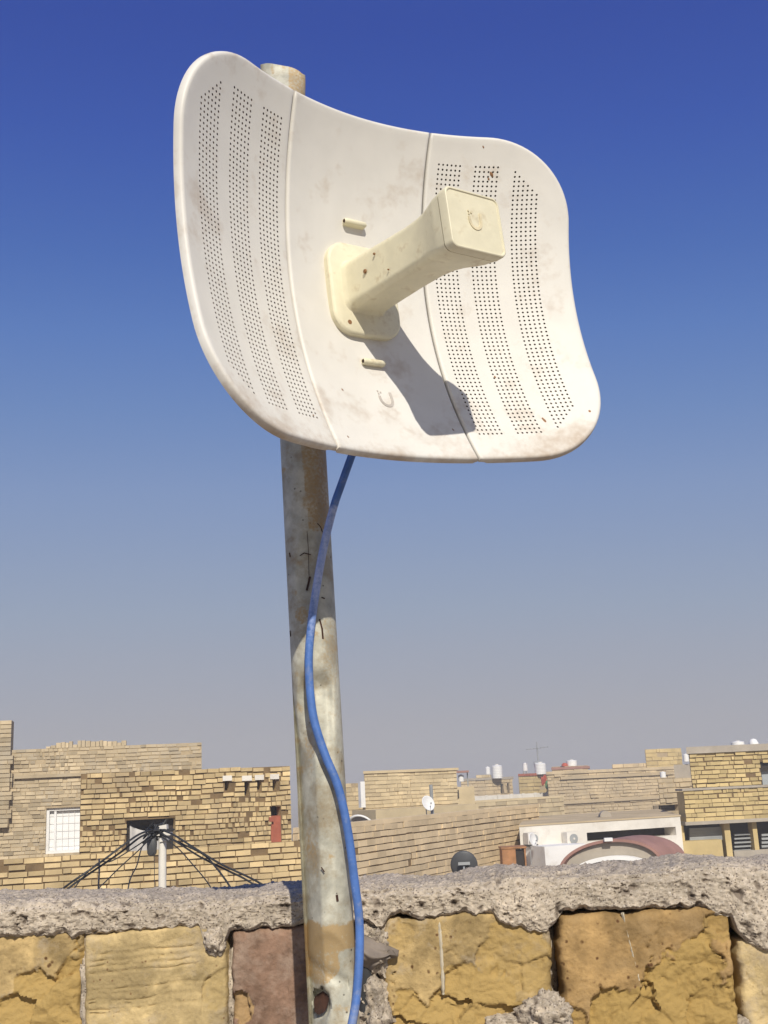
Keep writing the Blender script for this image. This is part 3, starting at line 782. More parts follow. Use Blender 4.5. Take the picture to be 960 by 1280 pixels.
mb = MB(); mb.box(*px_block(917.5, 1064, 1010, 1069, 0.22, 0.12, GZ)); local(mb, gh).build('porch_sill', m_conc, gh)
for x0, x1, y0, y1 in ((862, 904, 1036, 1049), (918, 939, 1043, 1063), (952, 985, 1043, 1062)):
    mb = MB()
    for k in range(5):
        y = lerp(y0, y1, k / 4)
        mb.box(*px_block(x0, y - 0.45, x1, y + 0.45, 0.1, 0.03))
    local(mb, gh).build('railing', m_grey, gh)
tank('squat white water tank on the golden house roof', 923, 938, 18.6, 16, 11)
p0, p1 = at(930, 933, 18.8), at(1000, 925, 19.2)
mb = MB(); body(mb, p0, p1, zt + 0.05, p0.z, 2.0, 0, True); tag(mb.build('roof_room', m_conc), 'grey cement roof room at the right edge behind the squat tank', 'roof room')
p = at(942, 929, 19.0)
mb = MB(); mb.loft([[(p.x + r_ * math.cos(j * math.pi / 8), p.y + r_ * math.sin(j * math.pi / 8), p.z + z_) for j in range(16)] for r_, z_ in ((0.07, -0.05), (0.08, 0.0), (0.05, 0.06), (0.01, 0.075))])
tag(mb.build('roof_vent', m_white, None, 50), 'small white dome vent on the grey roof room edge', 'vent')

# ------------------------------------------------------------------ utility post with fan of black cables
YP = 6.0
p = at(203, 1112, YP)
t = thing('utility_post', 'short pale grey utility post hung with dark boxes, left behind the wall', 'post', (p.x, p.y, 0.0))
t.location.z = GZ
zt_ = at(203, 1052, YP).z - GZ
mb = MB(); mb.tube([(0, 0, 0), (0, 0, zt_ * 0.6), (0.0, 0, zt_), (0.0, 0, zt_ + 0.03)], 0.020, 14); mb.build('post', m_whitewall, t, 40)
mb = MB(); q = at(206, 1042, YP) - Vector((p.x, p.y, GZ)); mb.box(q + Vector((-0.02, -0.03, -0.04)), (0.04, 0.0, 0.006), (0, 0.05, 0), (-0.006, 0, 0.08)); mb.box(q + Vector((-0.035, -0.035, -0.008)), (0.07, 0.0, 0), (0, 0.06, 0), (0, 0, 0.014)); mb.build('clamp', m_whitewall, t)
mb = MB(); q = at(191, 1055, YP) - Vector((p.x, p.y, GZ))
mb.loft([[q + Vector((x, y - 0.02, z)) for x, y in rrect(w_, w_ * 0.9, w_ * 0.3, 4)] for w_, z in ((0.03, -0.055), (0.045, -0.045), (0.05, 0.0), (0.045, 0.04), (0.03, 0.05))])
mb.build('junction_box', m_slate, t, 40)
mb = MB(); q = at(196, 1038, YP) - Vector((p.x, p.y, GZ))
rnd = random.Random(9)
pts = []
for k in range(60):
    pts.append(q + Vector((rnd.gauss(0, 0.028), rnd.gauss(-0.02, 0.02), rnd.gauss(0, 0.025))))
mb.tube(pts, 0.006, 5); mb.build('cable_tangle', m_black, t, 60)
def drop(name, label, pts, r, y_end=None, grp='black cables fanning from the utility post'):
    n_ = len(pts); P = []
    for k, (x, y) in enumerate(pts):
        P.append(at(x, y, lerp(YP - 0.04, y_end or YP - 0.5, k / (n_ - 1))))
    Q = []
    for k in range(len(P) - 1):
        a = P[max(k - 1, 0)]; b = P[k]; c = P[k + 1]; e = P[min(k + 2, len(P) - 1)]
        for j in range(6):
            u = j / 6
            Q.append(0.5 * ((2 * b) + (c - a) * u + (2 * a - 5 * b + 4 * c - e) * u * u + (3 * b - a - 3 * c + e) * u ** 3))
    Q.append(P[-1])
    mb = MB(); mb.tube(Q, r, 6)
    tag(mb.build(name, m_black, None, 60), label, 'cable', grp)
drop('cable', 'thick black cable sagging left from the post, uppermost on that side', [(195, 1037), (178, 1041), (160, 1052), (120, 1082), (76, 1113), (40, 1150)], 0.0052)
drop('cable', 'thick black cable just under the uppermost left one', [(195, 1039), (176, 1046), (150, 1066), (112, 1092), (84, 1112), (50, 1150)], 0.0052)
drop('cable', 'thin black cable with a kink, left of the post', [(193, 1042), (170, 1058), (140, 1076), (124, 1078), (106, 1094), (92, 1112), (70, 1150)], 0.0032)
drop('cable', 'thin black cable crossing low toward the wall, left of the post', [(192, 1044), (172, 1064), (150, 1084), (132, 1102), (122, 1113), (100, 1150)], 0.0032)
drop('cable', 'bent thin cable hanging steeply from the left of the post', [(190, 1046), (178, 1058), (171, 1082), (164, 1096), (160, 1112), (156, 1150)], 0.0032)
drop('cable', 'short upright cable end standing among the left hand cables', [(124, 1074), (124, 1090), (123, 1112), (123, 1150)], 0.0045)
drop('cable', 'thick black cable sagging right from the post, uppermost on that side', [(200, 1037), (216, 1043), (240, 1058), (276, 1080), (318, 1100), (360, 1125)], 0.0052)
drop('cable', 'thick black cable under the uppermost right one', [(200, 1041), (220, 1052), (250, 1071), (284, 1088), (310, 1101), (350, 1128)], 0.0052)
drop('cable', 'medium black cable hanging right of the post with a dark joint', [(201, 1043), (226, 1054), (254, 1068), (268, 1082), (284, 1103), (300, 1130)], 0.0048)
drop('cable', 'thin black cable hanging steeply, right of the post', [(202, 1046), (222, 1060), (242, 1082), (260, 1104), (275, 1130)], 0.0030)
drop('cable', 'thin pale hanging wire end below the dark junction box', [(192, 1066), (193, 1080), (193, 1100), (193, 1130)], 0.0016)

# ------------------------------------------------------------------ parapet wall in the foreground
YW = 0.985
pw = thing('parapet_wall', 'rough parapet wall of large ochre bricks under a crumbling cement cap, in front', 'wall', (0, YW, 0))
PWL = Vector((0, YW, 0))
def wx(px, py=1180): return at(px, py, YW).x
def wz(px, py): return at(px, py, YW).z
YB = YW + 0.18                                # back edge of the wall top
top_px = [(-120, 1118), (0, 1113), (130, 1111), (225, 1110), (340, 1101), (380, 1099), (455, 1095), (560, 1091), (600, 1085), (640, 1078), (700, 1080), (760, 1075), (840, 1072), (880, 1063), (960, 1068), (1100, 1060)]
bot_px = [(-120, 1178), (0, 1172), (84, 1168), (89, 1173), (104, 1168), (180, 1164), (250, 1160), (254, 1176), (262, 1186), (272, 1194), (280, 1180), (288, 1164), (330, 1160), (376, 1157), (455, 1150), (470, 1162), (478, 1160), (484, 1148), (500, 1142), (530, 1150), (545, 1146), (580, 1141), (616, 1143), (624, 1154), (640, 1160), (652, 1158), (662, 1166), (684, 1163), (694, 1152), (704, 1138), (760, 1137), (880, 1134), (890, 1143), (914, 1146), (922, 1166), (935, 1180), (960, 1190), (1000, 1185), (1100, 1180)]
NX, NT = 1170, 150
x0, x1 = wx(-430), wx(1400)
mb = MB(); grid = []
zt_pts = [(at(px, py, YB).x, at(px, py, YB).z) for px, py in top_px]
zb_pts = [(wx(px, py), wz(px, py)) for px, py in bot_px]
zs_pts = [(at(px, py + 12, YW + 0.02).x, at(px, py + 12, YW + 0.02).z) for px, py in top_px]
for i in range(NX + 1):
    x = lerp(x0, x1, i / NX); col = []
    zb_ = interp(zb_pts, x); zt__ = interp(zt_pts, x * YB / YW)
    zs_ = interp(zs_pts, x)                         # shoulder
    # profile polyline: inside bottom, front bottom, front, shoulder, top, back edge, back
    prof = [(YW + 0.03, zb_ + 0.004), (YW + 0.001, zb_), (YW - 0.005, zb_ + 0.003), (YW - 0.005, lerp(zb_, zs_, 0.7)), (YW + 0.001, lerp(zb_, zs_, 0.93)), (YW + 0.018, zs_), (YW + 0.08, lerp(zs_, zt__, 0.4) + 0.001), (YB - 0.02, zt__), (YB, zt__ - 0.012), (YB + 0.002, zt__ - 0.12)]
    seg = [0.06, 0.05, 0.32, 0.14, 0.12, 0.12, 0.13, 0.03, 0.03]
    for k in range(NT + 1):
        t_ = k / NT; acc = 0; j = 0
        while j < len(seg) - 1 and t_ > acc + seg[j]: acc += seg[j]; j += 1
        u = clamp((t_ - acc) / seg[j])
        y = lerp(prof[j][0], prof[j + 1][0], u); z = lerp(prof[j][1], prof[j + 1][1], u)
        w_ = Vector((x, y, z))
        n1 = fbm(w_ * 22, 3); n2 = fbm(w_ * 70 + Vector((9, 0, 0)), 6, 0.45); n3 = nz(x * 430, y * 430, z * 430)
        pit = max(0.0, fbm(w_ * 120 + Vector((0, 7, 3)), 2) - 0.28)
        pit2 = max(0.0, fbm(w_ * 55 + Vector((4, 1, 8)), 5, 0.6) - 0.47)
        edge = smooth(0.0, 0.12, t_)
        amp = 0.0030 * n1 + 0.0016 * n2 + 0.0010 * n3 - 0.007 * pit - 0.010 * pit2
        low = 1 - smooth(0.08, 0.20, t_)
        amp += low * 0.003 * fbm(w_ * 60, 3)
        fr = 1 - smooth(0.45, 0.7, t_)
        dirv = Vector((0, -fr, (1 - fr)))
        w_ += dirv * amp
        w_.z += low * 0.004 * fbm(Vector((x * 90, 0, 5)), 3) * edge
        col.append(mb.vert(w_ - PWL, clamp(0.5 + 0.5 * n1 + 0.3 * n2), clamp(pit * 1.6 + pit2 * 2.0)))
    grid.append(col)
for A, B in zip(grid, grid[1:]):
    for k in range(NT): mb.face((A[k], B[k], B[k + 1], A[k + 1]))
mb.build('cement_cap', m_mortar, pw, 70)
# core behind the bricks
mb = MB(); mb.box(Vector((x0 - 0.004, YW + 0.045, 0)) - PWL, (x1 - x0 + 0.008, 0, 0), (0, YB - YW - 0.05, 0), (0, 0, 1.355))
mb.build('core', m_core, pw)
def brick(label, px0, px1, pyt, z_h, m, broken=(), seed=0, proud=0.0, chips=1.0, tilt=0.0, res=0.0013, grooves=(), round_=0.0045):
    xa, xb = wx(px0, 1220), wx(px1, 1220); zt_ = wz((px0 + px1) / 2, pyt); zb_ = zt_ - z_h
    nx, nzv = int((xb - xa) / res), int((zt_ - zb_) / res)
    mb = MB(); G = []
    sl = -0.0
    for i in range(nx + 1):
        c = []
        for j in range(nzv + 1):
            x = lerp(xa, xb, i / nx); z = lerp(zb_, zt_, j / nzv)
            s = Vector((x * 1.0 + seed * 3.1, seed * 1.7, z))
            dl, dr, db, dt = x - xa, xb - x, z - zb_, zt_ - z
            e1 = fbm(s * 35, 3) * 0.003 * chips; e2 = fbm(s * 110 + Vector((5, 5, 5)), 3) * 0.0012 * chips
            # soft rounded arrises
            r_ = round_ * (1 + 0.9 * fbm(s * 16 + Vector((2, 9, 1)), 2) * chips)
            off = 0.0
            for q in (dl, dr, db, dt):
                if q < r_: off += r_ - math.sqrt(max(0.0, r_ * r_ - (r_ - q) ** 2))
            bk = 0.0
            for (bx, bz, br, bd) in broken:
                X, Z = wx(bx, bz), wz(bx, bz)
                dist = math.hypot(x - X, (z - Z)) / (br / FOC * YW)
                dist += 0.55 * fbm(s * 22 + Vector((bx, 0, 0)), 7, 0.75)
                bk = max(bk, (1 - smooth(0.93, 1.0, dist)) * bd)
            frac = 0.0
            if bk > 0:
                # angular fracture facets of two sizes
                frac = 0.0
                for sc_, dp_, tl_ in ((26.0, 0.0034, 0.22), (85.0, 0.0011, 0.16)):
                    warp = s + Vector((fbm(s * 20, 3), 0, fbm(s * 20 + Vector((7, 7, 7)), 3))) * 0.006
                    fp = noise.voronoi(Vector((warp.x * sc_, seed * 1.7, warp.z * sc_ * 1.4)))[1][0]
                    h1 = math.sin(fp.x * 12.99 + fp.z * 78.2) * 43758.5; h1 -= math.floor(h1)
                    h2 = math.sin(fp.x * 39.3 + fp.z * 11.1) * 24634.6; h2 -= math.floor(h2)
                    frac += h1 * dp_ + ((warp.x - fp.x / sc_) * math.cos(h2 * 6.28) + (warp.z - fp.z / (sc_ * 1.4)) * math.sin(h2 * 6.28)) * tl_
                frac = bk * max(0.0008, 0.0016 + frac + 0.0008 * fbm(s * 90, 5, 0.5))
            y = YW + off - proud + 0.0016 * fbm(s * 14, 2) + 0.0008 * fbm(s * 70, 6, 0.4) + max(0, frac)
            y += 0.0005 * nz(x * 400, seed, z * 400)
            ckl = abs(fbm(Vector((s.x * 9 + 4, s.y + 3, s.z * 9)), 5, 0.8))       # hairline cracks
            if ckl < 0.012: y += 0.0016 * (1 - ckl / 0.012) * chips
            for (gx0, gx1, gz) in grooves:
                if gx0 < x < gx1:
                    dz = abs(z - (gz + 0.0015 * nz(x * 25, gz * 100) + 0.04 * (x - gx0) * 0.2))
                    if dz < 0.0011: y += 0.0013 * (1 - dz / 0.0011)
            xx = x + (e1 + e2) * (1 if dl < 0.02 or dr < 0.02 else 0.2); zz_ = z + (fbm(s * 40 + Vector((8, 1, 2)), 3) * 0.0025 * chips) + tilt * (x - xa)
            c.append(mb.vert(Vector((xx, y, zz_)) - PWL, clamp(0.5 + 0.95 * fbm(s * 18, 7, 0.5) - 0.25 * bk * (0.5 + fbm(s * 60, 3))), clamp(bk)))
        G.append(c)
    for A, B in zip(G, G[1:]):
        for j in range(nzv): mb.face((A[j], B[j], B[j + 1], A[j + 1]))
    ring = [G[i][0] for i in range(nx + 1)] + [G[nx][j] for j in range(1, nzv + 1)] + [G[i][nzv] for i in range(nx - 1, -1, -1)] + [G[0][j] for j in range(nzv - 1, 0, -1)]
    bk_ = [mb.vert((mb.v[i][0], 0.048, mb.v[i][2]), 0.5) for i in ring]
    for k in range(len(ring)):
        k2 = (k + 1) % len(ring); mb.face((ring[k], ring[k2], bk_[k2], bk_[k]))
    o = mb.build('brick', m, pw, 75)
    if label: o['label'] = label
    return o
gr = [(wx(112), wx(250), wz(180, y)) for y in (1192, 1200, 1207, 1215, 1236, 1250, 1262)] + [(wx(112), wx(165), wz(140, y)) for y in (1243, 1256, 1268)]
TL = 0.02
brick('pale ochre brick with broken lower corner', -75, 101, 1172, 0.115, m_brick_a, ((60, 1265, 55, 0.9), (20, 1290, 40, 0.6)), 1, 0, 1.0, 0.04, grooves=())
brick('smooth yellow brick with fine scratches', 106, 284, 1165, 0.118, m_brick_b, ((275, 1245, 22, 0.5),), 2, 0.003, 0.6, 0.045, grooves=gr)
brick('reddish purple brick', 291, 392, 1160, 0.118, m_brick_c, ((300, 1262, 20, 0.8),), 3, 0.001, 0.8, 0.03)
brick('ochre brick with white streak and chipped edges', 483, 691, 1144, 0.125, m_brick_a, ((640, 1185, 40, 0.55), (520, 1290, 45, 1.0), (600, 1285, 60, 0.9), (665, 1215, 40, 0.5), (500, 1165, 18, 0.4)), 4, 0.002, 1.2, 0.02, round_=0.006)
brick('dark ochre brick with drip and cracked corner', 702, 918, 1138, 0.125, m_brick_d, ((870, 1255, 70, 1.0), (800, 1285, 50, 0.9), (905, 1160, 18, 0.5), (712, 1275, 18, 0.5)), 5, 0.004, 1.0, 0.01, round_=0.007)
brick('yellowish brick at the wall end', 927, 1080, 1172, 0.118, m_brick_b, (), 6, 0.0, 1.0, 0.0)
for xa_, xb_, m_, sd_ in ((-430, -262, m_brick_d, 41), (-254, -84, m_brick_b, 42), (1089, 1250, m_brick_a, 43), (1258, 1400, m_brick_d, 44)):
    brick(None, xa_, xb_, 1176, 0.116, m_, (((xa_ + xb_) / 2 + 40, 1270, 50, 0.9),), sd_, 0.0, 1.0, 0.02, res=0.003)
rnd = random.Random(4)
for row in range(3):                           # courses below the photograph's edge
    xx = -430
    while xx < 1390:
        wd_ = rnd.uniform(170, 225)
        brick(None, xx, min(1400, xx + wd_ - 9), 1338 + row * 172, 0.116, rnd.choice([m_brick_a, m_brick_b, m_brick_d]), (), 10 + row * 9 + int(xx / 100), 0.0, 1.0, 0.02, res=0.005)
        xx += wd_
# lime streaks: thin raised runs on two bricks
def streak(pts, wpx, y_off):
    mb = MB(); L_, R_ = [], []
    n_ = len(pts)
    P = []
    for (a, b), (c, e) in zip(pts, pts[1:]):
        for k in range(8): P.append((lerp(a, c, k / 8), lerp(b, e, k / 8)))
    P.append(pts[-1])
    rows = []
    for k, (px, py) in enumerate(P):
        hw = (wpx[0] + (wpx[1] - wpx[0]) * k / len(P)) * (0.75 + 0.5 * nz(k * 0.7, px)) / FOC * YW
        if k in (0, len(P) - 1): hw *= 0.3
        c = Vector((wx(px, py), YW - y_off, wz(px, py))) - PWL
        rows.append([mb.vert(c + Vector((hw * s_, 0.0035 * (s_ * s_) , 0))) for s_ in (-1, -0.5, 0, 0.5, 1)])
    for A, B in zip(rows, rows[1:]):
        for j in range(4): mb.face((A[j], A[j + 1], B[j + 1], B[j]))
    o = mb.build('lime_streak', m_streak, pw, 60)
    s = o.modifiers.new('thickness', 'SOLIDIFY'); s.thickness = 0.0016; s.offset = -1
streak([(549, 1152), (551, 1180), (553, 1215), (554, 1243)], (4.5, 3.0), 0.0028)
streak([(777, 1140), (784, 1170), (792, 1200), (798, 1225)], (2.2, 3.4), 0.0048)
# mortar between the bricks: lumps in the joints
def lump(px, py, wpx_, hpx_, y_off, seed, m=m_mortar, parent=pw, name='joint_mortar', dep=0.03):
    c = Vector((wx(px, py), YW + y_off, wz(px, py))); hw, hh = wpx_ / FOC * YW / 2, hpx_ / FOC * YW / 2
    mb = MB(); n_, m_ = 64, 44; rows = []
    for j in range(1, m_):
        th = math.pi * j / m_; r = []
        for i in range(n_):
            ph_ = 2 * math.pi * i / n_
            v = Vector((math.sin(th) * math.cos(ph_), math.sin(th) * math.sin(ph_), math.cos(th)))
            v = Vector((math.copysign(abs(v.x) ** 0.75, v.x), v.y, math.copysign(abs(v.z) ** 0.75, v.z)))
            q = Vector((v.x * hw, v.y * dep, v.z * hh))
            w_ = c + q
            k = 1 + 0.34 * fbm(w_ * 50 + Vector((seed, 0, 0)), 6, 0.5)
            r.append(mb.vert(c + q * k - (PWL if parent else Vector()), clamp(0.5 + fbm(w_ * 40, 3) * 0.6), clamp(max(0, fbm(w_ * 120, 2) - 0.25) * 1.6)))
        rows.append(r)
    for A, B in zip(rows, rows[1:]):
        for i in range(n_): mb.face((A[i], A[(i + 1) % n_], B[(i + 1) % n_], B[i]))
    mb.face(rows[0][::-1]); mb.face(rows[-1])
    return mb.build(name, m, parent, 70)
lump(104, 1240, 12, 160, 0.014, 1, dep=0.012)
lump(287, 1245, 16, 130, 0.022, 2, dep=0.012)
lump(468, 1185, 40, 70, 0.020, 3)
lump(470, 1262, 46, 70, 0.016, 4)
lump(684, 1266, 56, 44, -0.004, 5, dep=0.022)
lump(640, 1282, 60, 24, 0.010, 6, dep=0.02)
lump(697, 1215, 14, 110, 0.040, 7, dep=0.012)
lump(922, 1235, 14, 140, 0.040, 8, dep=0.012)
lump(930, 1292, 30, 30, 0.016, 9, dep=0.016)
lump(268, 1176, 26, 34, 0.004, 10, dep=0.016)
# stiff grey rag stuck in the joint beside the pole
mb = MB(); K = 26; rows = []
for j in range(K + 1):
    r = []
    for i in range(K + 1):
        u, v = i / K, j / K
        px = lerp(446, 499, u) - 6 * (v ** 2) * u * 3; py = lerp(1163 + 24 * u, 1187 + 22 * math.sin(math.pi * u) + 6 * (1 - u), v)
        y = YW - 0.004 - 0.016 * math.sin(math.pi * v) * (1 - 0.6 * u) + 0.004 * nz(u * 4, v * 5, 1)
        r.append(mb.vert((wx(px, py), y, wz(px, py))))
    rows.append(r)
for A, B in zip(rows, rows[1:]):
    for i in range(K): mb.face((A[i], A[i + 1], B[i + 1], B[i]))
o = mb.build('rag', m_rag, None, 60); s = o.modifiers.new('thickness', 'SOLIDIFY'); s.thickness = 0.004
tag(o, 'stiff grey rag wedged in the brick joint right of the blue cable', 'rag')
mb = MB(); rings = []
for k in range(12):
    u = k / 11
    c0 = Vector((wx(lerp(449, 464, u), 1200), YW - 0.001 + 0.004 * u, wz(456, lerp(1196, 1268, u))))
    w_ = lerp(0.006, 0.013, u)
    rings.append([c0 + Vector((x, y, 0)) for x, y in rrect(w_ * 1.8, w_ * 1.1, w_ * 0.4, 3)])
mb.loft(rings); o = mb.build('rubber_strip', m_black, None, 50)
tag(o, 'black rubber strip hanging below the grey rag beside the pole', 'strip')

# ------------------------------------------------------------------ pole
YPOLE = 0.868; PR = 0.0183
def pole_x(z): return -0.0567 - 0.0232 * (z - CAM.z)
ZTOP = at(354, 88, YPOLE).z
pl = thing('metal_pole', 'dented galvanised pipe pole with rust holes, carrying the white dish', 'pole', (pole_x(0), YPOLE, 0.0))
PL0 = Vector((pole_x(0), YPOLE, 0))
mb = MB(); SEG = 96; rows = []
zz_list = [1.2 * k / 40 for k in range(40)]
z = 1.2
while z < ZTOP: zz_list.append(z); z += 0.0025
zz_list.append(ZTOP)
def ppx(px, py): return at(px, py, YPOLE - PR)
def blob(x, z, px, py, rx, ry):
    c = ppx(px, py); k = (YPOLE - PR) / FOC
    return max(0.0, 1 - ((x - c.x) / (rx * k)) ** 2 - ((z - c.z) / (ry * k)) ** 2)
hole_c = ppx(400, 1257)
for z in zz_list:
    r = []; cx = pole_x(z)
    for i in range(SEG):
        a = 2 * math.pi * i / SEG
        dx, dy = math.sin(a), -math.cos(a)     # a = 0 faces the camera
        rr = PR
        x = cx + dx * rr
        front = max(0.0, -dy)
        # dents: one long one in the middle, a crushed flat near the bottom
        dn = 0.0
        if dy < 0.2:
            zu, zk, zl = ppx(400, 832).z, ppx(400, 858).z, ppx(400, 985).z
            wnd = smooth(ppx(371, 890).x, ppx(387, 890).x, x) * smooth(ppx(420, 890).x, ppx(407, 890).x, x)
            dz_ = smooth(zu, zk, z) if z > zk else clamp((z - zl) / (zk - zl))
            if zl < z < zu: dn += 0.0082 * wnd * dz_
            dn += 0.0022 * blob(x, z, 385, 720, 16, 60) + 0.0030 * blob(x, z, 381, 890, 11, 46) ** 0.6 + 0.0016 * blob(x, z, 418, 870, 9, 40)
            dn += 0.0055 * blob(x, z, 410, 1235, 30, 60) ** 0.6
            dn += 0.0030 * blob(x, z, 395, 1060, 22, 90)
            c = ppx(398, 1215); k = (YPOLE - PR) / FOC
            cr = (x - c.x) * 0.45 + (z - c.z)     # slanting crease
            if abs(x - c.x) < 34 * k: dn += 0.0022 * math.exp(-(cr / 0.004) ** 2)
            dh = math.hypot((x - hole_c.x) / 0.0070, (z - hole_c.z) / 0.0098) + 0.15 * nz(a * 9, z * 200)
            dn += 0.011 * (1 - smooth(0.8, 1.08, dh))
        if dy < 0.3:
            cl_ = ppx(interp([(0, 383), (1280, 400)], 985 + (CAM.z - z) / YPOLE * FOC), 1000)
            dn += max(0.0, cl_.x - x) * 1.0 * smooth(at(380, 830, YPOLE).z, at(380, 960, YPOLE).z, z) * (1 + 0.2 * nz(z * 30, 4))
        dn += 0.00025 * fbm(Vector((x * 60, a, z * 40)), 3)
        # crimped top
        cap = smooth(ZTOP - 0.035, ZTOP, z)
        px_, py_ = dx * (rr + 0.0015 * cap), dy * rr
        py_ += dn if dy < 0 else 0
        py_ *= 1 - 0.62 * cap
        ztop_off = 0.006 * cap * (-dx) + 0.004 * cap * nz(a * 1.3, 3)
        # stains: rust band and patches; then shade painted in as brown strip and patch
        c = ppx(410, 1172); k = (YPOLE - PR) / FOC
        bz = abs(z - c.z - 0.0) / (18 * k) + 0.25 * nz(x * 120, z * 60)
        ms = 0.62 * (1 - smooth(0.8, 1.05, bz)) * (dy < 0.3)
        ms = max(ms, 0.75 * smooth(0.1, 0.5, blob(x, z, 388, 1176, 12, 26)))
        ms = max(ms, 0.55 * smooth(0.0, 0.12, blob(x, z, 398, 1205, 26, 26) + 0.15 * nz(x * 90, z * 90)))
        ms = max(ms, 0.5 * smooth(0.05, 0.4, blob(x, z, 377, 768, 11, 14)))
        ms = max(ms, 0.35 * smooth(0.0, 0.5, blob(x, z, 412, 812, 14, 60)))
        ms = max(ms, 0.3 * smooth(0.0, 0.5, blob(x, z, 418, 900, 12, 120)))
        ms = max(ms, 0.7 * smooth(0.0, 0.5, blob(x, z, 444, 1115, 6, 18)))
        if dy < 0.3:
            ms = max(ms, (0.30 + 0.25 * nz(x * 150, z * 25)) * smooth(cl_.x + 0.0012, cl_.x - 0.0012, x) * smooth(at(380, 850, YPOLE).z, at(380, 930, YPOLE).z, z))  # brown strip paints the pole's shaded left side into the mask
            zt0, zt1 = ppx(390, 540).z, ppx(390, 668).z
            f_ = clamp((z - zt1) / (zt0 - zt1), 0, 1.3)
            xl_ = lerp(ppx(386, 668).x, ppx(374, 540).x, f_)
            ms = max(ms, 0.5 * smooth(xl_ - 0.0008, xl_ + 0.0008, x) * smooth(zt1 - 0.002, zt1 + 0.004, z + 0.004 * nz(x * 200, 3)))  # dark patch behind the dish: its shade painted into the mask
        ms = max(ms, 0.45 * smooth(ZTOP - 0.03, ZTOP, z) * (0.6 + nz(a * 3, z * 80)))
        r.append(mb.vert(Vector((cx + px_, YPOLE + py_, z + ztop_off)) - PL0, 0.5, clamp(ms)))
    rows.append(r)
for A, B in zip(rows, rows[1:]):
    for i in range(SEG): mb.face((A[i], A[(i + 1) % SEG], B[(i + 1) % SEG], B[i]))
# closed crimp
mb.face(rows[-1]); mb.face(rows[0][::-1])
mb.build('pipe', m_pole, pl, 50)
mb = MB()
q = []
for j in range(24):
    a = 2 * math.pi * j / 24
    q.append((0.0050 * math.cos(a) * (1 + 0.25 * nz(a * 1.3)) + 0.0012 * math.sin(a), 0.0078 * math.sin(a) * (1 + 0.3 * nz(a * 1.3, 5))))
base = Vector((hole_c.x, YPOLE - PR + 0.0125, hole_c.z)) - PL0
mb.loft([[base + Vector((x * 1.05, -0.0022, z)) for x, z in q], [base + Vector((x * 0.8, 0.0, z * 0.85)) for x, z in q], [base + Vector((x * 0.35, 0.001, z * 0.3)) for x, z in q]], (False, True))
mb.build('rusted_hole', m_rust, pl, 50)
# small scars, seam and wire scraps on the pipe
def scar(pts, r=0.0005):
    mb = MB(); P = []
    for px, py in pts:
        p = at(px, py, YPOLE); cx = pole_x(p.z); dx = clamp((p.x * 0.985 - cx) / PR, -0.98, 0.98)
        P.append(Vector((cx + dx * PR, YPOLE - PR * math.sqrt(1 - dx * dx) + 0.0002, p.z)) - PL0)
    mb.tube(P, r, 5); mb.build('scar', m_rust, pl)
scar([(384, 662), (386, 690), (387, 725)], 0.00022)
scar([(388, 726), (386, 735), (384, 743)], 0.0009)
scar([(397, 660), (401, 664), (403, 670)], 0.0005)
scar([(400, 778), (403, 790), (404, 802)], 0.0008)
scar([(376, 700), (381, 697), (389, 699)], 0.0004)
scar([(402, 751), (406, 752)], 0.0006)
scar([(362, 695), (363, 700)], 0.0008)
scar([(362, 790), (363, 797)], 0.0008)
scar([(421, 1116), (422, 1124)], 0.0010)
scar([(402, 1082), (406, 1088)], 0.0005)

# ------------------------------------------------------------------ blue cable
pts = [(452, 538), (441, 566), (428, 602), (417, 634), (405, 682), (396, 732), (389, 782), (386, 832), (391, 892), (405, 940), (423, 985), (435, 1040), (443, 1100), (449, 1150), (449, 1200), (445, 1250), (438, 1290), (428, 1340), (420, 1420)]
deps = [0.852, 0.848, 0.846, 0.8455, 0.8450, 0.8440, 0.8435, 0.8435, 0.8440, 0.8440, 0.8445, 0.846, 0.850, 0.853, 0.853, 0.850, 0.846, 0.845, 0.85]
P = [at(x, y, Y) for (x, y), Y in zip(pts, deps)]
P.insert(0, P[0] + Vector((-0.004, 0.03, 0.035)))
P.append(Vector((P[-1].x + 0.05, P[-1].y - 0.02, 0.6))); P.append(Vector((P[-1].x + 0.1, P[-1].y - 0.05, 0.02)))
Q = []
for k in range(len(P) - 1):
    a = P[max(k - 1, 0)]; b = P[k]; c = P[k + 1]; e = P[min(k + 2, len(P) - 1)]
    for j in range(10):
        u = j / 10
        Q.append(0.5 * ((2 * b) + (c - a) * u + (2 * a - 5 * b + 4 * c - e) * u * u + (3 * b - a - 3 * c + e) * u ** 3))
Q.append(P[-1])
mb = MB(); mb.tube(Q, 0.00315, 16)
zd0, zd1 = at(417, 620, .845).z, at(389, 800, .845).z
zd2 = at(417, 634, .845).z
mb.b = [clamp(0.50 * smooth(zd1 - 0.03, zd1 + 0.05, v[2]) * smooth(zd2 + 0.003, zd2 - 0.001, v[2]) + 0.06 + 0.15 * nz(v[0] * 200, v[1] * 200, v[2] * 60)) for v in mb.v]
tag(mb.build('cable', m_cable, None, 60), 'dusty blue cable hanging from the dish down the pole', 'cable')

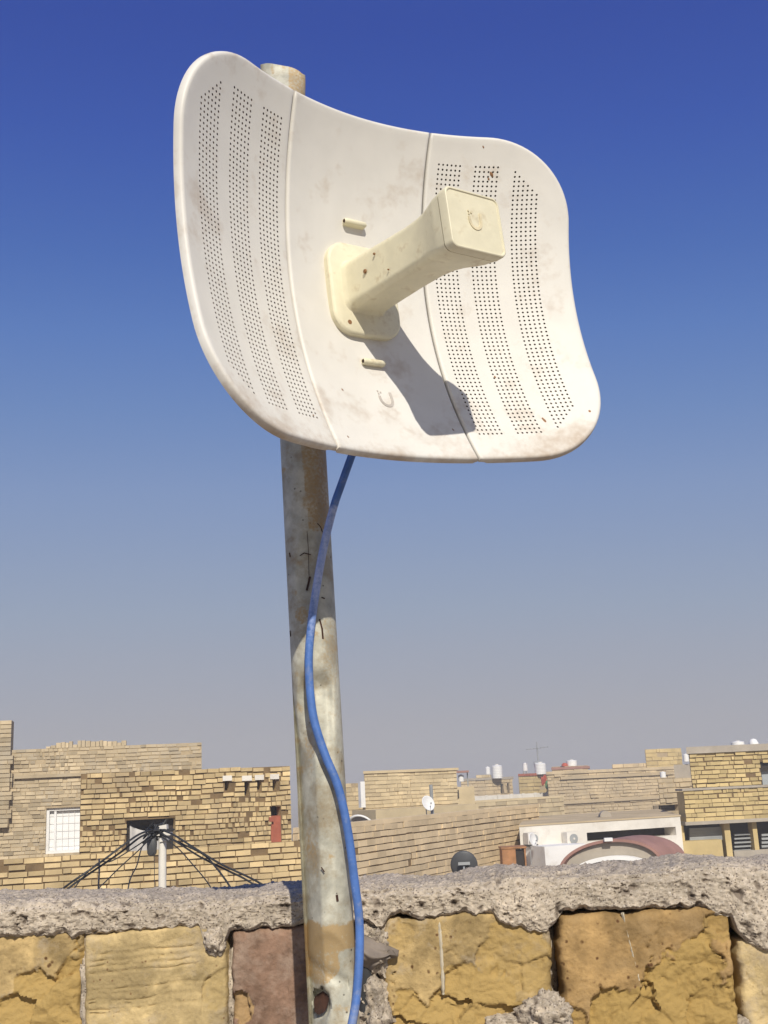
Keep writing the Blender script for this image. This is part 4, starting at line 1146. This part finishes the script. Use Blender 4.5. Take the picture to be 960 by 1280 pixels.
# ------------------------------------------------------------------ dish antenna
# orientation and place of the dish; its axis points right and towards the viewer, nearly level
RD = Matrix(((0.787728, -0.125855, 0.603030), (-0.030874, 0.969612, 0.242692), (-0.615249, -0.209793, 0.759905)))
W_, H_, CR, SE, FD = 0.362, 0.2705, 0.066, 0.0646, 0.1385
da = thing('dish_antenna', 'white three panel dish antenna with perforated wings and cream feed arm', 'dish antenna',
           CAM + M @ Vector((-0.020764, 0.163574, -0.855397)), None, M @ RD)
def sz(u, v): return (u * u + v * v) / (4 * FD)
def sn(u, v): return Vector((-u / (2 * FD), -v / (2 * FD), 1)).normalized()
def S3(u, v, off=0.0):
    return Vector((u, v, sz(u, v))) + sn(u, v) * off
def clip(poly, outl):
    "Sutherland-Hodgman: polygon clipped by a convex counter-clockwise outline"
    for (ax, ay), (bx, by) in zip(outl, outl[1:] + outl[:1]):
        out = []
        side = lambda p: (bx - ax) * (p[1] - ay) - (by - ay) * (p[0] - ax)
        for p, q in zip(poly, poly[1:] + poly[:1]):
            sp, sq = side(p), side(q)
            if sp >= 0: out.append(p)
            if (sp > 0 and sq < 0) or (sp < 0 and sq > 0):
                t_ = sp / (sp - sq); out.append((p[0] + (q[0] - p[0]) * t_, p[1] + (q[1] - p[1]) * t_))
        poly = out
        if not poly: return []
    return poly
PITCH = 0.0036
STRIPS = [0.0732, 0.1042, 0.1362]
def panel(side):
    """one panel of the reflector, side -1, 0 or 1: a thin shell on the paraboloid with a rolled rim,
    blind holes, shade painted inside, along the perforated strips of the wings"""
    gap = 0.0006
    RR, FL = 0.0022, 0.0065                     # rim roll and flange depth
    full = [(x if x > -SE else -SE + (x + SE) * 0.945, y) for x, y in rrect(W_ - 2 * RR, H_ - 2 * RR, CR, 22)]
    if side == 0: lo_, hi_ = -SE + gap + RR, SE - gap - RR
    elif side > 0: lo_, hi_ = SE + gap + RR, 1
    else: lo_, hi_ = -1, -SE - gap - RR
    box = [(lo_, -1), (hi_, -1), (hi_, 1), (lo_, 1)]
    outl = clip(full, box)
    # drop duplicate outline points
    o2 = []
    for p in outl:
        if not o2 or math.hypot(p[0] - o2[-1][0], p[1] - o2[-1][1]) > 1e-5: o2.append(p)
    outl = o2
    us = []
    if side == 0:
        us = [-SE + 2 * SE * k / 40 for k in range(41)]
    else:
        br = [SE]
        edges = []
        for st in STRIPS: edges += [st + PITCH * k for k in range(7)]
        def fill(a, b):
            n_ = max(1, round((b - a) / 0.0036)); return [a + (b - a) * k / n_ for k in range(1, n_)]
        us = [SE - 0.002] + fill(SE - 0.002, edges[0])
        for k, e in enumerate(edges):
            us.append(e)
            if k % 7 == 6 and k < 20: us += fill(e, edges[k + 1])
        us += fill(edges[-1], W_ / 2 + 0.002) + [W_ / 2 + 0.002]
        if side < 0: us = [-u for u in us][::-1]
    nv = 76
    vs_ = [PITCH * (k - nv / 2) for k in range(nv + 1)]
    def perforated(uc, vc):
        if side == 0: return False
        a = abs(uc)
        for k, st in enumerate(STRIPS):
            if st < a < st + 6 * PITCH:
                t_ = (a - st) / (6 * PITCH)
                top = (0.1165, 0.1165, 0.112)[k]; bot = (-0.115, -0.1135, -0.112)[k]
                if k == 2: top -= 0.022 * t_; bot += 0.020 * t_
                return bot < vc < top
        return False
    key = {}
    V2 = []
    def gv(u, v):
        k_ = (round(u * 1e6), round(v * 1e6))
        if k_ not in key: key[k_] = len(V2); V2.append((u, v))
        return key[k_]
    faces = []; walls = []
    hr = 0.00083
    for i in range(len(us) - 1):
        for j in range(nv):
            a, b, c, d = us[i], us[i + 1], vs_[j], vs_[j + 1]
            uc, vc = (a + b) / 2, (c + d) / 2
            poly = [(a, c), (b, c), (b, d), (a, d)]
            if perforated(uc, vc):
                ring = [(b, vc), (b, d), (uc, d), (a, d), (a, vc), (a, c), (uc, c), (b, c)]
                h = [gv(uc + hr * math.cos(k * math.pi / 4), vc + hr * math.sin(k * math.pi / 4)) for k in range(8)]
                o = [gv(*q) for q in ring]
                for k in range(8): faces.append((o[k], o[(k + 1) % 8], h[(k + 1) % 8], h[k]))
                walls.append(h)
            else:
                # mid points shared with perforated neighbours are kept so the shell stays watertight
                pl_ = []
                for p, q, ncx, ncy in ((poly[0], poly[1], uc, vc - PITCH), (poly[1], poly[2], uc + PITCH, vc), (poly[2], poly[3], uc, vc + PITCH), (poly[3], poly[0], uc - PITCH, vc)):
                    pl_.append(p)
                    if perforated(ncx, ncy): pl_.append(((p[0] + q[0]) / 2, (p[1] + q[1]) / 2))
                cl = clip(pl_, outl)
                if len(cl) >= 3:
                    idx = []
                    for p in cl:
                        g_ = gv(*p)
                        if not idx or idx[-1] != g_: idx.append(g_)
                    if len(idx) > 2 and idx[0] == idx[-1]: idx.pop()
                    if len(idx) >= 3: faces.append(tuple(idx))
    mb = MB()
    def stain(u, v):
        n_ = fbm(Vector((u * 28, v * 28, 3 + side)), 4)
        return clamp(0.10 + 0.34 * n_ + 0.20 * smooth(-0.06, -0.135, v) + 0.14 * smooth(0.126, 0.136, abs(v)))
    TH = 0.0022
    F_ = [mb.vert(S3(u, v), 0.5, stain(u, v)) for u, v in V2]
    B_ = [mb.vert(S3(u, v, -TH), 0.5, 0.2) for u, v in V2]
    ec = {}
    for f in faces:
        mb.face([F_[k] for k in f]); mb.face([B_[k] for k in f][::-1])
        for p, q in zip(f, f[1:] + f[:1]): ec[(p, q)] = 1
    for h in walls:
        for k in range(8):
            p, q = h[k], h[(k + 1) % 8]
            mb.face((F_[p], F_[q], B_[q], B_[p]), 1)
        mb.face([B_[k] for k in h], 1)
    hs_ = {(h[k], h[(k + 1) % 8]) for h in walls for k in range(8)} | {(h[(k + 1) % 8], h[k]) for h in walls for k in range(8)}
    nxt = {p: q for (p, q) in ec if (q, p) not in ec and (p, q) not in hs_}
    # walk the outer boundary
    start = next(iter(nxt)); loop = [start]
    while nxt.get(loop[-1]) is not None and nxt[loop[-1]] != start and len(loop) < 5000: loop.append(nxt[loop[-1]])
    nrm2 = []
    n_ = len(loop)
    for k in range(n_):
        a, b, c = V2[loop[k - 1]], V2[loop[k]], V2[loop[(k + 1) % n_]]
        t1 = Vector((b[0] - a[0], b[1] - a[1])).normalized(); t2 = Vector((c[0] - b[0], c[1] - b[1])).normalized()
        t_ = t1 + t2; t_ = t_.normalized() if t_.length > 1e-6 else t1
        m_ = Vector((t_.y, -t_.x)); m_ /= max(0.75, m_.dot(Vector((t2.y, -t2.x))))
        nrm2.append(m_)
    rings = [[F_[k] for k in loop]]
    prof = [(RR * math.sin(a), -RR * (1 - math.cos(a))) for a in (R(22), R(45), R(68), R(90))] + [(RR, -FL * 0.7), (RR - 0.0004, -FL), (RR - 0.0024, -FL), (RR - 0.0026, -TH - 0.001)]
    for (e, dp) in prof:
        r = []
        for k in range(n_):
            u, v = V2[loop[k]]
            q = Vector((nrm2[k].x * e, nrm2[k].y * e))
            u2, v2 = u + q.x, v + q.y
            seam_side = side == 0 and abs(nrm2[k].x) > 0.7 or side != 0 and abs(u) < SE + 0.006
            dd = dp if not (seam_side and dp < -RR) else max(dp, -0.005)
            r.append(mb.vert(S3(u2, v2, dd), 0.5, stain(u2, v2) + (0.12 if dp < -RR else 0)))
        rings.append(r)
    rings.append([B_[k] for k in loop])
    for A, Bq in zip(rings, rings[1:]):
        for k in range(n_):
            k2 = (k + 1) % n_
            mb.face((A[k], A[k2], Bq[k2], Bq[k]))
    return mb.build('reflector_panel', [m_dish, m_hole], da, 45)
for s_, lab in ((0, 'plain middle panel'), (-1, 'perforated wing with deep curve'), (1, 'perforated wing facing the viewer')):
    panel(s_)['label'] = lab
# narrow joining strip behind each seam
for s_ in (-1, 1):
    mb = MB(); rows = []
    for k in range(31):
        v = -0.132 + 0.264 * k / 30
        rows.append([mb.vert(S3(s_ * SE + x, v, z)) for x, z in ((-0.006, -0.0055), (0.006, -0.0055), (0.006, -0.008), (-0.006, -0.008))])
    for A, B in zip(rows, rows[1:]):
        for j in range(4): mb.face((A[j], A[(j + 1) % 4], B[(j + 1) % 4], B[j]))
    mb.face(rows[0][::-1]); mb.face(rows[-1])
    mb.build('joining_strip', m_housing, da)
# two slotted tie bars moulded on the middle panel
for uu, vv in ((0.0, 0.0578), (0.0012, -0.0555)):
    mb = MB(); c = Vector((uu, vv, sz(uu, vv)))
    mb.tube([c + Vector((-0.0098, 0, 0.0032)), c + Vector((-0.009, 0, 0.0034)), c + Vector((0.009, 0, 0.0034)), c + Vector((0.0098, 0, 0.0032))], [0.0018, 0.0024, 0.0024, 0.0018], 12)
    mb.box(c + Vector((-0.0095, -0.0022, -0.002)), (0.019, 0, 0), (0, 0.0044, 0), (0, 0, 0.005))
    o = mb.build('tie_bar', m_feed, da, 40)
    mb = MB(); mb.tube([c + Vector((-0.0103, 0, 0.0032)), c + Vector((-0.0097, 0, 0.0032))], 0.0014, 10); mb.build('bar_hole', m_rust, o)
# U-shaped emblems
def emblem(name, fn, w_, h_, th, m, parent):
    path = [(-w_, 0.5 * h_), (-w_, 0.15 * h_)] + [(-w_ * math.cos(a), 0.15 * h_ - w_ * 1.05 * math.sin(a)) for a in [math.pi * k / 10 for k in range(11)]] + [(w_, 0.15 * h_), (w_, h_)]
    mb = MB(); A = []
    for k, p in enumerate(path):
        a, b = path[max(0, k - 1)], path[min(len(path) - 1, k + 1)]
        t_ = Vector((b[0] - a[0], b[1] - a[1])).normalized(); n_ = Vector((t_.y, -t_.x)) * th
        A.append([mb.vert(fn(p[0] + n_.x * s_, p[1] + n_.y * s_, z)) for s_, z in ((-1, -0.0004), (-1, 0.0004), (1, 0.0004), (1, -0.0004))])
    for B, C in zip(A, A[1:]):
        for j in range(4): mb.face((B[j], B[(j + 1) % 4], C[(j + 1) % 4], C[j]))
    mb.face(A[0][::-1]); mb.face(A[-1])
    for (dx, dy) in ((-w_, h_ * 0.74), (-w_ * 0.6, h_ * 0.9), (-w_ * 1.05, h_ * 1.02)):
        r_ = th * 0.55
        mb.box(fn(dx - r_, dy - r_, -0.0004), fn(dx + r_, dy - r_, -0.0004) - fn(dx - r_, dy - r_, -0.0004), fn(dx - r_, dy + r_, -0.0004) - fn(dx - r_, dy - r_, -0.0004), fn(dx, dy, 0.0004) - fn(dx, dy, -0.0004))
    return mb.build(name, m, parent)
emblem('emblem', lambda x, y, z: S3(0.0045 + x, -0.087 + y, z), 0.0055, 0.0075, 0.0011, m_mark, da)
# small dents and dirt marks
for uu, vv, rr, ln in ((-0.036, -0.083, 0.0008, 0.002), (0.131, -0.1035, 0.0011, 0.006), (0.1195, 0.108, 0.0016, 0.004), (0.1175, 0.1045, 0.001, 0.002), (0.110, 0.128, 0.0008, 0.002), (0.0545, -0.110, 0.0006, 0.003), (0.166, -0.098, 0.0012, 0.002), (0.107, -0.062, 0.0009, 0.002), (-0.05, -0.125, 0.0007, 0.002), (-0.078, -0.112, 0.0010, 0.001)):
    mb = MB(); c = S3(uu, vv, 0.0); n_ = sn(uu, vv)
    mb.tube([c + Vector((-ln * 0.3, ln * 0.5, 0)), c, c + Vector((ln * 0.2, -ln * 0.5, 0))], [rr * 0.5, rr, rr * 0.4], 7)
    mb.v = [tuple(c + (Vector(v) - c) - n_ * ((Vector(v) - c).dot(n_)) * 0.7) for v in mb.v]
    mb.build('dirt_speck', m_screw, da, 60)
# feed: mounting plate
mb = MB()
def ring2(w_, h_, r_, z, cx=0.0, cy=0.0, n_=8): return [Vector((cx + x, cy + y, z)) for x, y in rrect(w_, h_, r_, n_)]
PW, PH, PX, PY = 0.063, 0.074, 0.0025, 0.003
pr = [(0, -0.004), (0, 0.0048), (-0.0008, 0.0060), (-0.0022, 0.0068)]
mb.loft([[Vector((p.x, p.y, sz(p.x, p.y) * 0.75 + z)) for p in ring2(PW + 2 * e, PH + 2 * e, 0.017 + e, 0, PX, PY)] for e, z in pr])
plate = mb.build('feed_plate', m_feed, da, 35)
for uu, vv in ((-0.0165, -0.0255), (-0.013, 0.030)):
    mb = MB(); mb.tube([Vector((uu, vv, 0.0062)), Vector((uu, vv, 0.0088))], [0.0021, 0.0018], 10); 
    if vv < 0: mb.build('screw', m_screw, plate, 40)
# feed arm: loft of rounded rectangles that flares to the square head
mb = MB()
sec = [(0.0055, 0.044, 0.047, 0.009, 0.004), (0.0095, 0.0385, 0.0415, 0.009, 0.004), (0.0125, 0.0355, 0.039, 0.0075, 0.004), (0.03, 0.0335, 0.037, 0.006, 0.0035), (0.06, 0.0325, 0.035, 0.0055, 0.0025), (0.082, 0.0325, 0.0345, 0.0055, 0.0015), (0.095, 0.0345, 0.0355, 0.0055, 0.0008), (0.104, 0.038, 0.038, 0.007, 0.0), (0.112, 0.0425, 0.0405, 0.0065, -0.0008), (0.119, 0.0465, 0.0425, 0.006, -0.0012), (0.127, 0.0485, 0.0435, 0.0055, -0.0015)]
fine = []
for a, b in zip(sec, sec[1:]):
    for k in range(3): fine.append(tuple(lerp(p, q, k / 3) for p, q in zip(a, b)))
fine.append(sec[-1])
mb.loft([ring2(w_, h_, r_, z, 0.0008, cy) for z, w_, h_, r_, cy in fine], (True, True))
arm = mb.build('feed_arm', m_feed, da, 35)
mb = MB()
fr = [(0.1272, 0.0478, 0.0428, 0.0054), (0.1282, 0.0494, 0.0444, 0.0056), (0.1340, 0.0496, 0.0446, 0.0056), (0.1354, 0.0488, 0.0438, 0.0052), (0.1358, 0.0476, 0.0426, 0.0048), (0.1357, 0.0462, 0.0412, 0.0044), (0.1350, 0.0454, 0.0404, 0.0040)]
mb.loft([ring2(w_, h_, r_, z, 0.0008, -0.0015) for z, w_, h_, r_ in fr], (True, True))
cap = mb.build('feed_cap', m_feed, da, 35)
emblem('emblem', lambda x, y, z: Vector((0.0008 + x, -0.002 + y, 0.13515 + z)), 0.0052, 0.0075, 0.0010, mat('worn_emblem', (0.62, 0.54, 0.36), var=0.2, vscale=90), cap)
for (x, y, z, r_) in ((-0.0172, 0.004, 0.034, 0.0018), (-0.0172, 0.012, 0.047, 0.0010), (-0.0170, -0.006, 0.060, 0.0007)):
    mb = MB(); mb.tube([Vector((x + 0.0008, y, z)), Vector((x - 0.0002, y, z))], [r_, r_ * 0.8], 9); mb.build('dirt_speck', m_screw, arm, 60)
# rear: radio housing, clamp and band that hold it on the pole
mb = MB()
mb.loft([ring2(w_, h_, r_, z, 0, -0.005) for z, w_, h_, r_ in ((-0.002, 0.10, 0.16, 0.02), (-0.012, 0.098, 0.155, 0.02), (-0.024, 0.085, 0.13, 0.018), (-0.034, 0.07, 0.105, 0.015))])
mb.build('rear_housing', m_housing, da, 35)
inv = (Matrix.Translation(da.matrix_world.translation) @ (M @ RD).to_4x4()).inverted()
for zc in (at(376, 330, YPOLE).z, at(376, 430, YPOLE).z):
    pc = Vector((pole_x(zc), YPOLE, zc)); mb = MB()
    mb.loft([[inv @ (pc + Vector((r_ * math.cos(2 * math.pi * j / 32), r_ * math.sin(2 * math.pi * j / 32), h_))) for j in range(32)] for r_, h_ in ((PR + 0.0006, -0.006), (PR + 0.002, -0.006), (PR + 0.002, 0.006), (PR + 0.0006, 0.006))], (False, False))
    mb.build('clamp_band', m_steel, da, 40)
    tgt = da.matrix_world.translation + (M @ RD) @ Vector((0, 0, -0.03)); 
    v0 = pc + (Vector((tgt.x, tgt.y, zc)) - pc).normalized() * (PR + 0.001)
    mb = MB(); mb.tube([inv @ v0, inv @ Vector((tgt.x, tgt.y, zc))], 0.012, 12); mb.build('bracket', m_housing, da, 40)

# ------------------------------------------------------------------ dusty air
hm = bpy.data.materials.new('dusty_air'); hm.use_nodes = True
hn = hm.node_tree; hn.nodes.remove(hn.nodes['Principled BSDF'])
pv_ = hn.nodes.new('ShaderNodeVolumePrincipled')
pv_.inputs['Color'].default_value = (0.95, 0.92, 0.88, 1); pv_.inputs['Density'].default_value = 0.006
hn.links.new(pv_.outputs[0], hn.nodes['Material Output'].inputs['Volume'])
mb = MB(); mb.box((-3010, -3010, GZ - 1), (6020, 0, 0), (0, 6020, 0), (0, 0, 5.4 - GZ)); tag(mb.build('haze', hm), kind='stuff')
